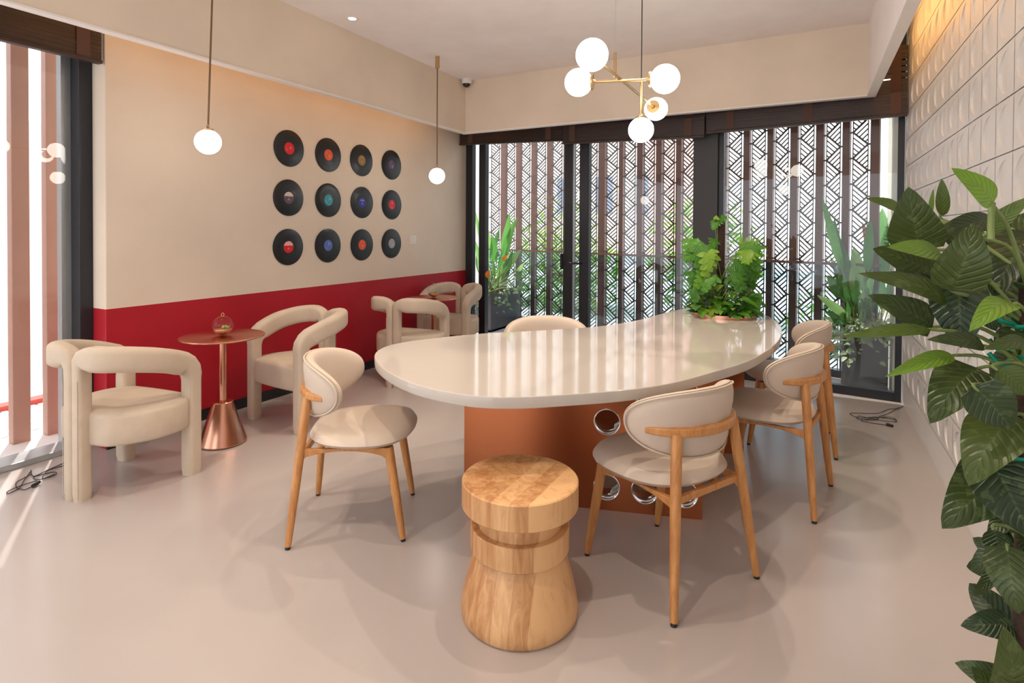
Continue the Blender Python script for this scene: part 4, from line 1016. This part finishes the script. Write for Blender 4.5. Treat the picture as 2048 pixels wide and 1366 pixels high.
# ------------------------------------------------------------------ foreground climbing plant
BP = Vector((.44, 1.62, 0))
t = thing('climbing_plant', 'large-leaved climbing plant on a pole at the right edge of view', 'potted plant', tuple(BP))
q = MB(); q.lathe([(.001, 0), (.085, 0), (.105, .15), (.110, .16), (.103, .16), (.098, .13), (.001, .13)], n=40, sharp=(1, 2, 3, 4)); q.build('pot', M['planter'], t)
q = MB(); q.tube([(0, 0, .12), (0, 0, 1.28)], .032, 20); q.build('moss_pole', M['pole'], t)
lv = MB(); st = MB()
def rb(px, py, d): return at(px, py, d) - BP
Lf = [  # base, tip, width(m), depth, tint, shape, bend, tilt(up bias)
 ((1838, 492), (1817, 378), .112, 1.30, .30, 1, .10), ((1862, 545), (1752, 497), .092, 1.32, .34, 1, .08), ((1885, 512), (1784, 490), .046, 1.22, .86, 0, .05),
 ((1805, 422), (1738, 395), .030, 1.40, .62, 0, .05), ((1892, 602), (1726, 544), .046, 1.22, .46, 0, .12), ((1900, 596), (1766, 545), .060, 1.30, .05, 0, .05),
 ((1860, 650), (1742, 590), .074, 1.25, .22, 1, .10), ((1862, 660), (1688, 670), .028, 1.18, .60, 0, .06), ((1908, 712), (1778, 748), .036, 1.20, .92, 0, .10),
 ((1950, 742), (1860, 842), .108, 1.25, .28, 1, .14), ((1918, 572), (1922, 695), .108, 1.22, .02, 1, .10), ((1908, 574), (1948, 448), .100, 1.18, .42, 1, .16),
 ((1990, 440), (1866, 468), .054, 1.34, .12, 0, .08), ((1886, 432), (1884, 358), .030, 1.40, .55, 0, .04), ((1862, 428), (1866, 378), .012, 1.42, .75, 0, .05),
 ((1984, 410), (1910, 337), .046, 1.10, .93, 0, .12), ((1975, 470), (2062, 392), .036, 1.20, .60, 0, .16), ((1990, 520), (2075, 418), .075, 1.32, .48, 0, .08),
 ((2060, 470), (1985, 590), .110, 1.28, .10, 1, .10), ((2030, 610), (1942, 655), .052, 1.12, .88, 0, .16), ((1968, 692), (1864, 676), .038, 1.16, .30, 0, .08),
 ((2060, 690), (1975, 694), .036, 1.14, .52, 0, .10), ((1996, 738), (2066, 790), .058, 1.14, .55, 0, .08), ((1955, 778), (2026, 860), .088, 1.10, .14, 1, .10),
 ((2022, 838), (1936, 966), .112, 1.14, .50, 1, .12), ((2000, 900), (1906, 968), .060, 1.24, .10, 0, .05), ((2008, 958), (1886, 1052), .118, 1.20, .22, 1, .12),
 ((1990, 935), (2062, 1075), .115, 1.12, .05, 1, .12), ((2012, 1108), (1944, 1190), .026, 1.16, .20, 0, -.22), ((2016, 1100), (2036, 1228), .084, 1.14, .38, 1, .12),
 ((2024, 1382), (2012, 1262), .086, 1.16, .50, 1, .10), ((1998, 1400), (1948, 1338), .060, 1.20, .34, 0, .10), ((1990, 1060), (2004, 1130), .050, 1.18, .12, 0, .08), ((2030, 1130), (1982, 1150), .022, 1.2, .7, 0, .05),
 ((1990, 560), (1952, 470), .075, 1.40, .05, 1, .1), ((2000, 540), (2048, 440), .085, 1.44, .15, 1, .1), ((1960, 520), (1888, 470), .070, 1.44, .30, 0, .1), ((2020, 700), (2064, 620), .08, 1.40, .04, 1, .1),
 ((2020, 780), (2068, 900), .10, 1.42, .03, 1, .1), ((2000, 640), (2070, 560), .08, 1.4, .18, 1, .1), ((1975, 560), (1912, 600), .07, 1.42, .04, 1, .1), ((1950, 600), (1992, 660), .07, 1.4, .06, 1, .05),
 ((2000, 900), (2060, 980), .10, 1.35, .08, 1, .1), ((2010, 860), (1960, 930), .07, 1.4, .02, 1, .1), ((2010, 1060), (2064, 1190), .09, 1.34, .05, 1, .1), ((2040, 1020), (1975, 1075), .06, 1.35, .08, 1, .1),
 ((2050, 560), (2010, 480), .07, 1.38, .4, 1, .1), ((2060, 800), (2010, 760), .05, 1.3, .3, 0, .1)]
for ((bx, by), (tx, ty), w, d, ti, sh, bd) in Lf:
    a = rb(bx, by, d); c_ = rb(tx, ty, d - .04 + random.uniform(-.03, .03)); v = (-ray(bx, by)).normalized()
    upv = v + Vector((random.uniform(-.25, .25), random.uniform(-.1, .1), .35)) 
    lv.leaf(a, c_, w, up=upv, bend=bd, fold=.14, shape=sh, tint=ti, nv=14, cup=.06)
    root = Vector((random.uniform(-.03, .03), random.uniform(-.03, .03), min(1.22, max(.3, a.z - random.uniform(.04, .16)))))
    md = root.lerp(a, .55) + Vector((0, 0, .03)); ax_ = (c_ - a).normalized()
    bk = v * -.012
    st.tube(catmull([root, md + bk, a + bk * .6 - ax_ * .01, a + ax_ * .012 + bk * .4], 5), [.0052 - .0026 * k / 15 for k in range(16)], 7)
st.tube(catmull([rb(1982, 478, 1.10), rb(1982, 445, 1.10), rb(1984, 405, 1.10)], 4), .0060, 8)
for k in range(46):
    a = random.uniform(0, 2 * pi); z = random.uniform(.3, 1.24); r0 = random.uniform(.02, .05); ln = random.uniform(.08, .13)
    bs_ = Vector((cos(a) * r0, sin(a) * r0, z)); e_ = bs_ + Vector((cos(a) * .85, sin(a) * .85, random.uniform(-.9, .5))).normalized() * ln
    lv.leaf(bs_, e_, ln * .62, up=Vector((-.4, -.8, .6)), bend=.12, fold=.15, shape=1, tint=random.uniform(0, .22), nv=9)
for k in range(8):
    x0 = random.uniform(1945, 2030); st.tube(catmull([Vector((0, 0, .9 - .04 * k)), rb(x0 + 20, 720 + 18 * k, 1.25), rb(x0, 660 + 20 * k, 1.2)], 5), .0045, 6)
lv.build('foliage', M['leaf_big'], t); st.build('stems', M['stem'], t)
for z in (1.150, 1.085, 1.055, .86):
    q = MB(); rad_ = .046; q.tube([(rad_ * cos(v), rad_ * sin(v) , z + .006 * sin(3 * v)) for v in [2 * pi * k / 20 for k in range(21)]], .0055, 6, cap=False)
    q.tube([(-rad_, -.02, z), (-rad_ - .03, -.05, z + .01), (-rad_ - .045, -.04, z + .03)], .005, 6); q.build('tie_ribbon', M['ribbon'], t)
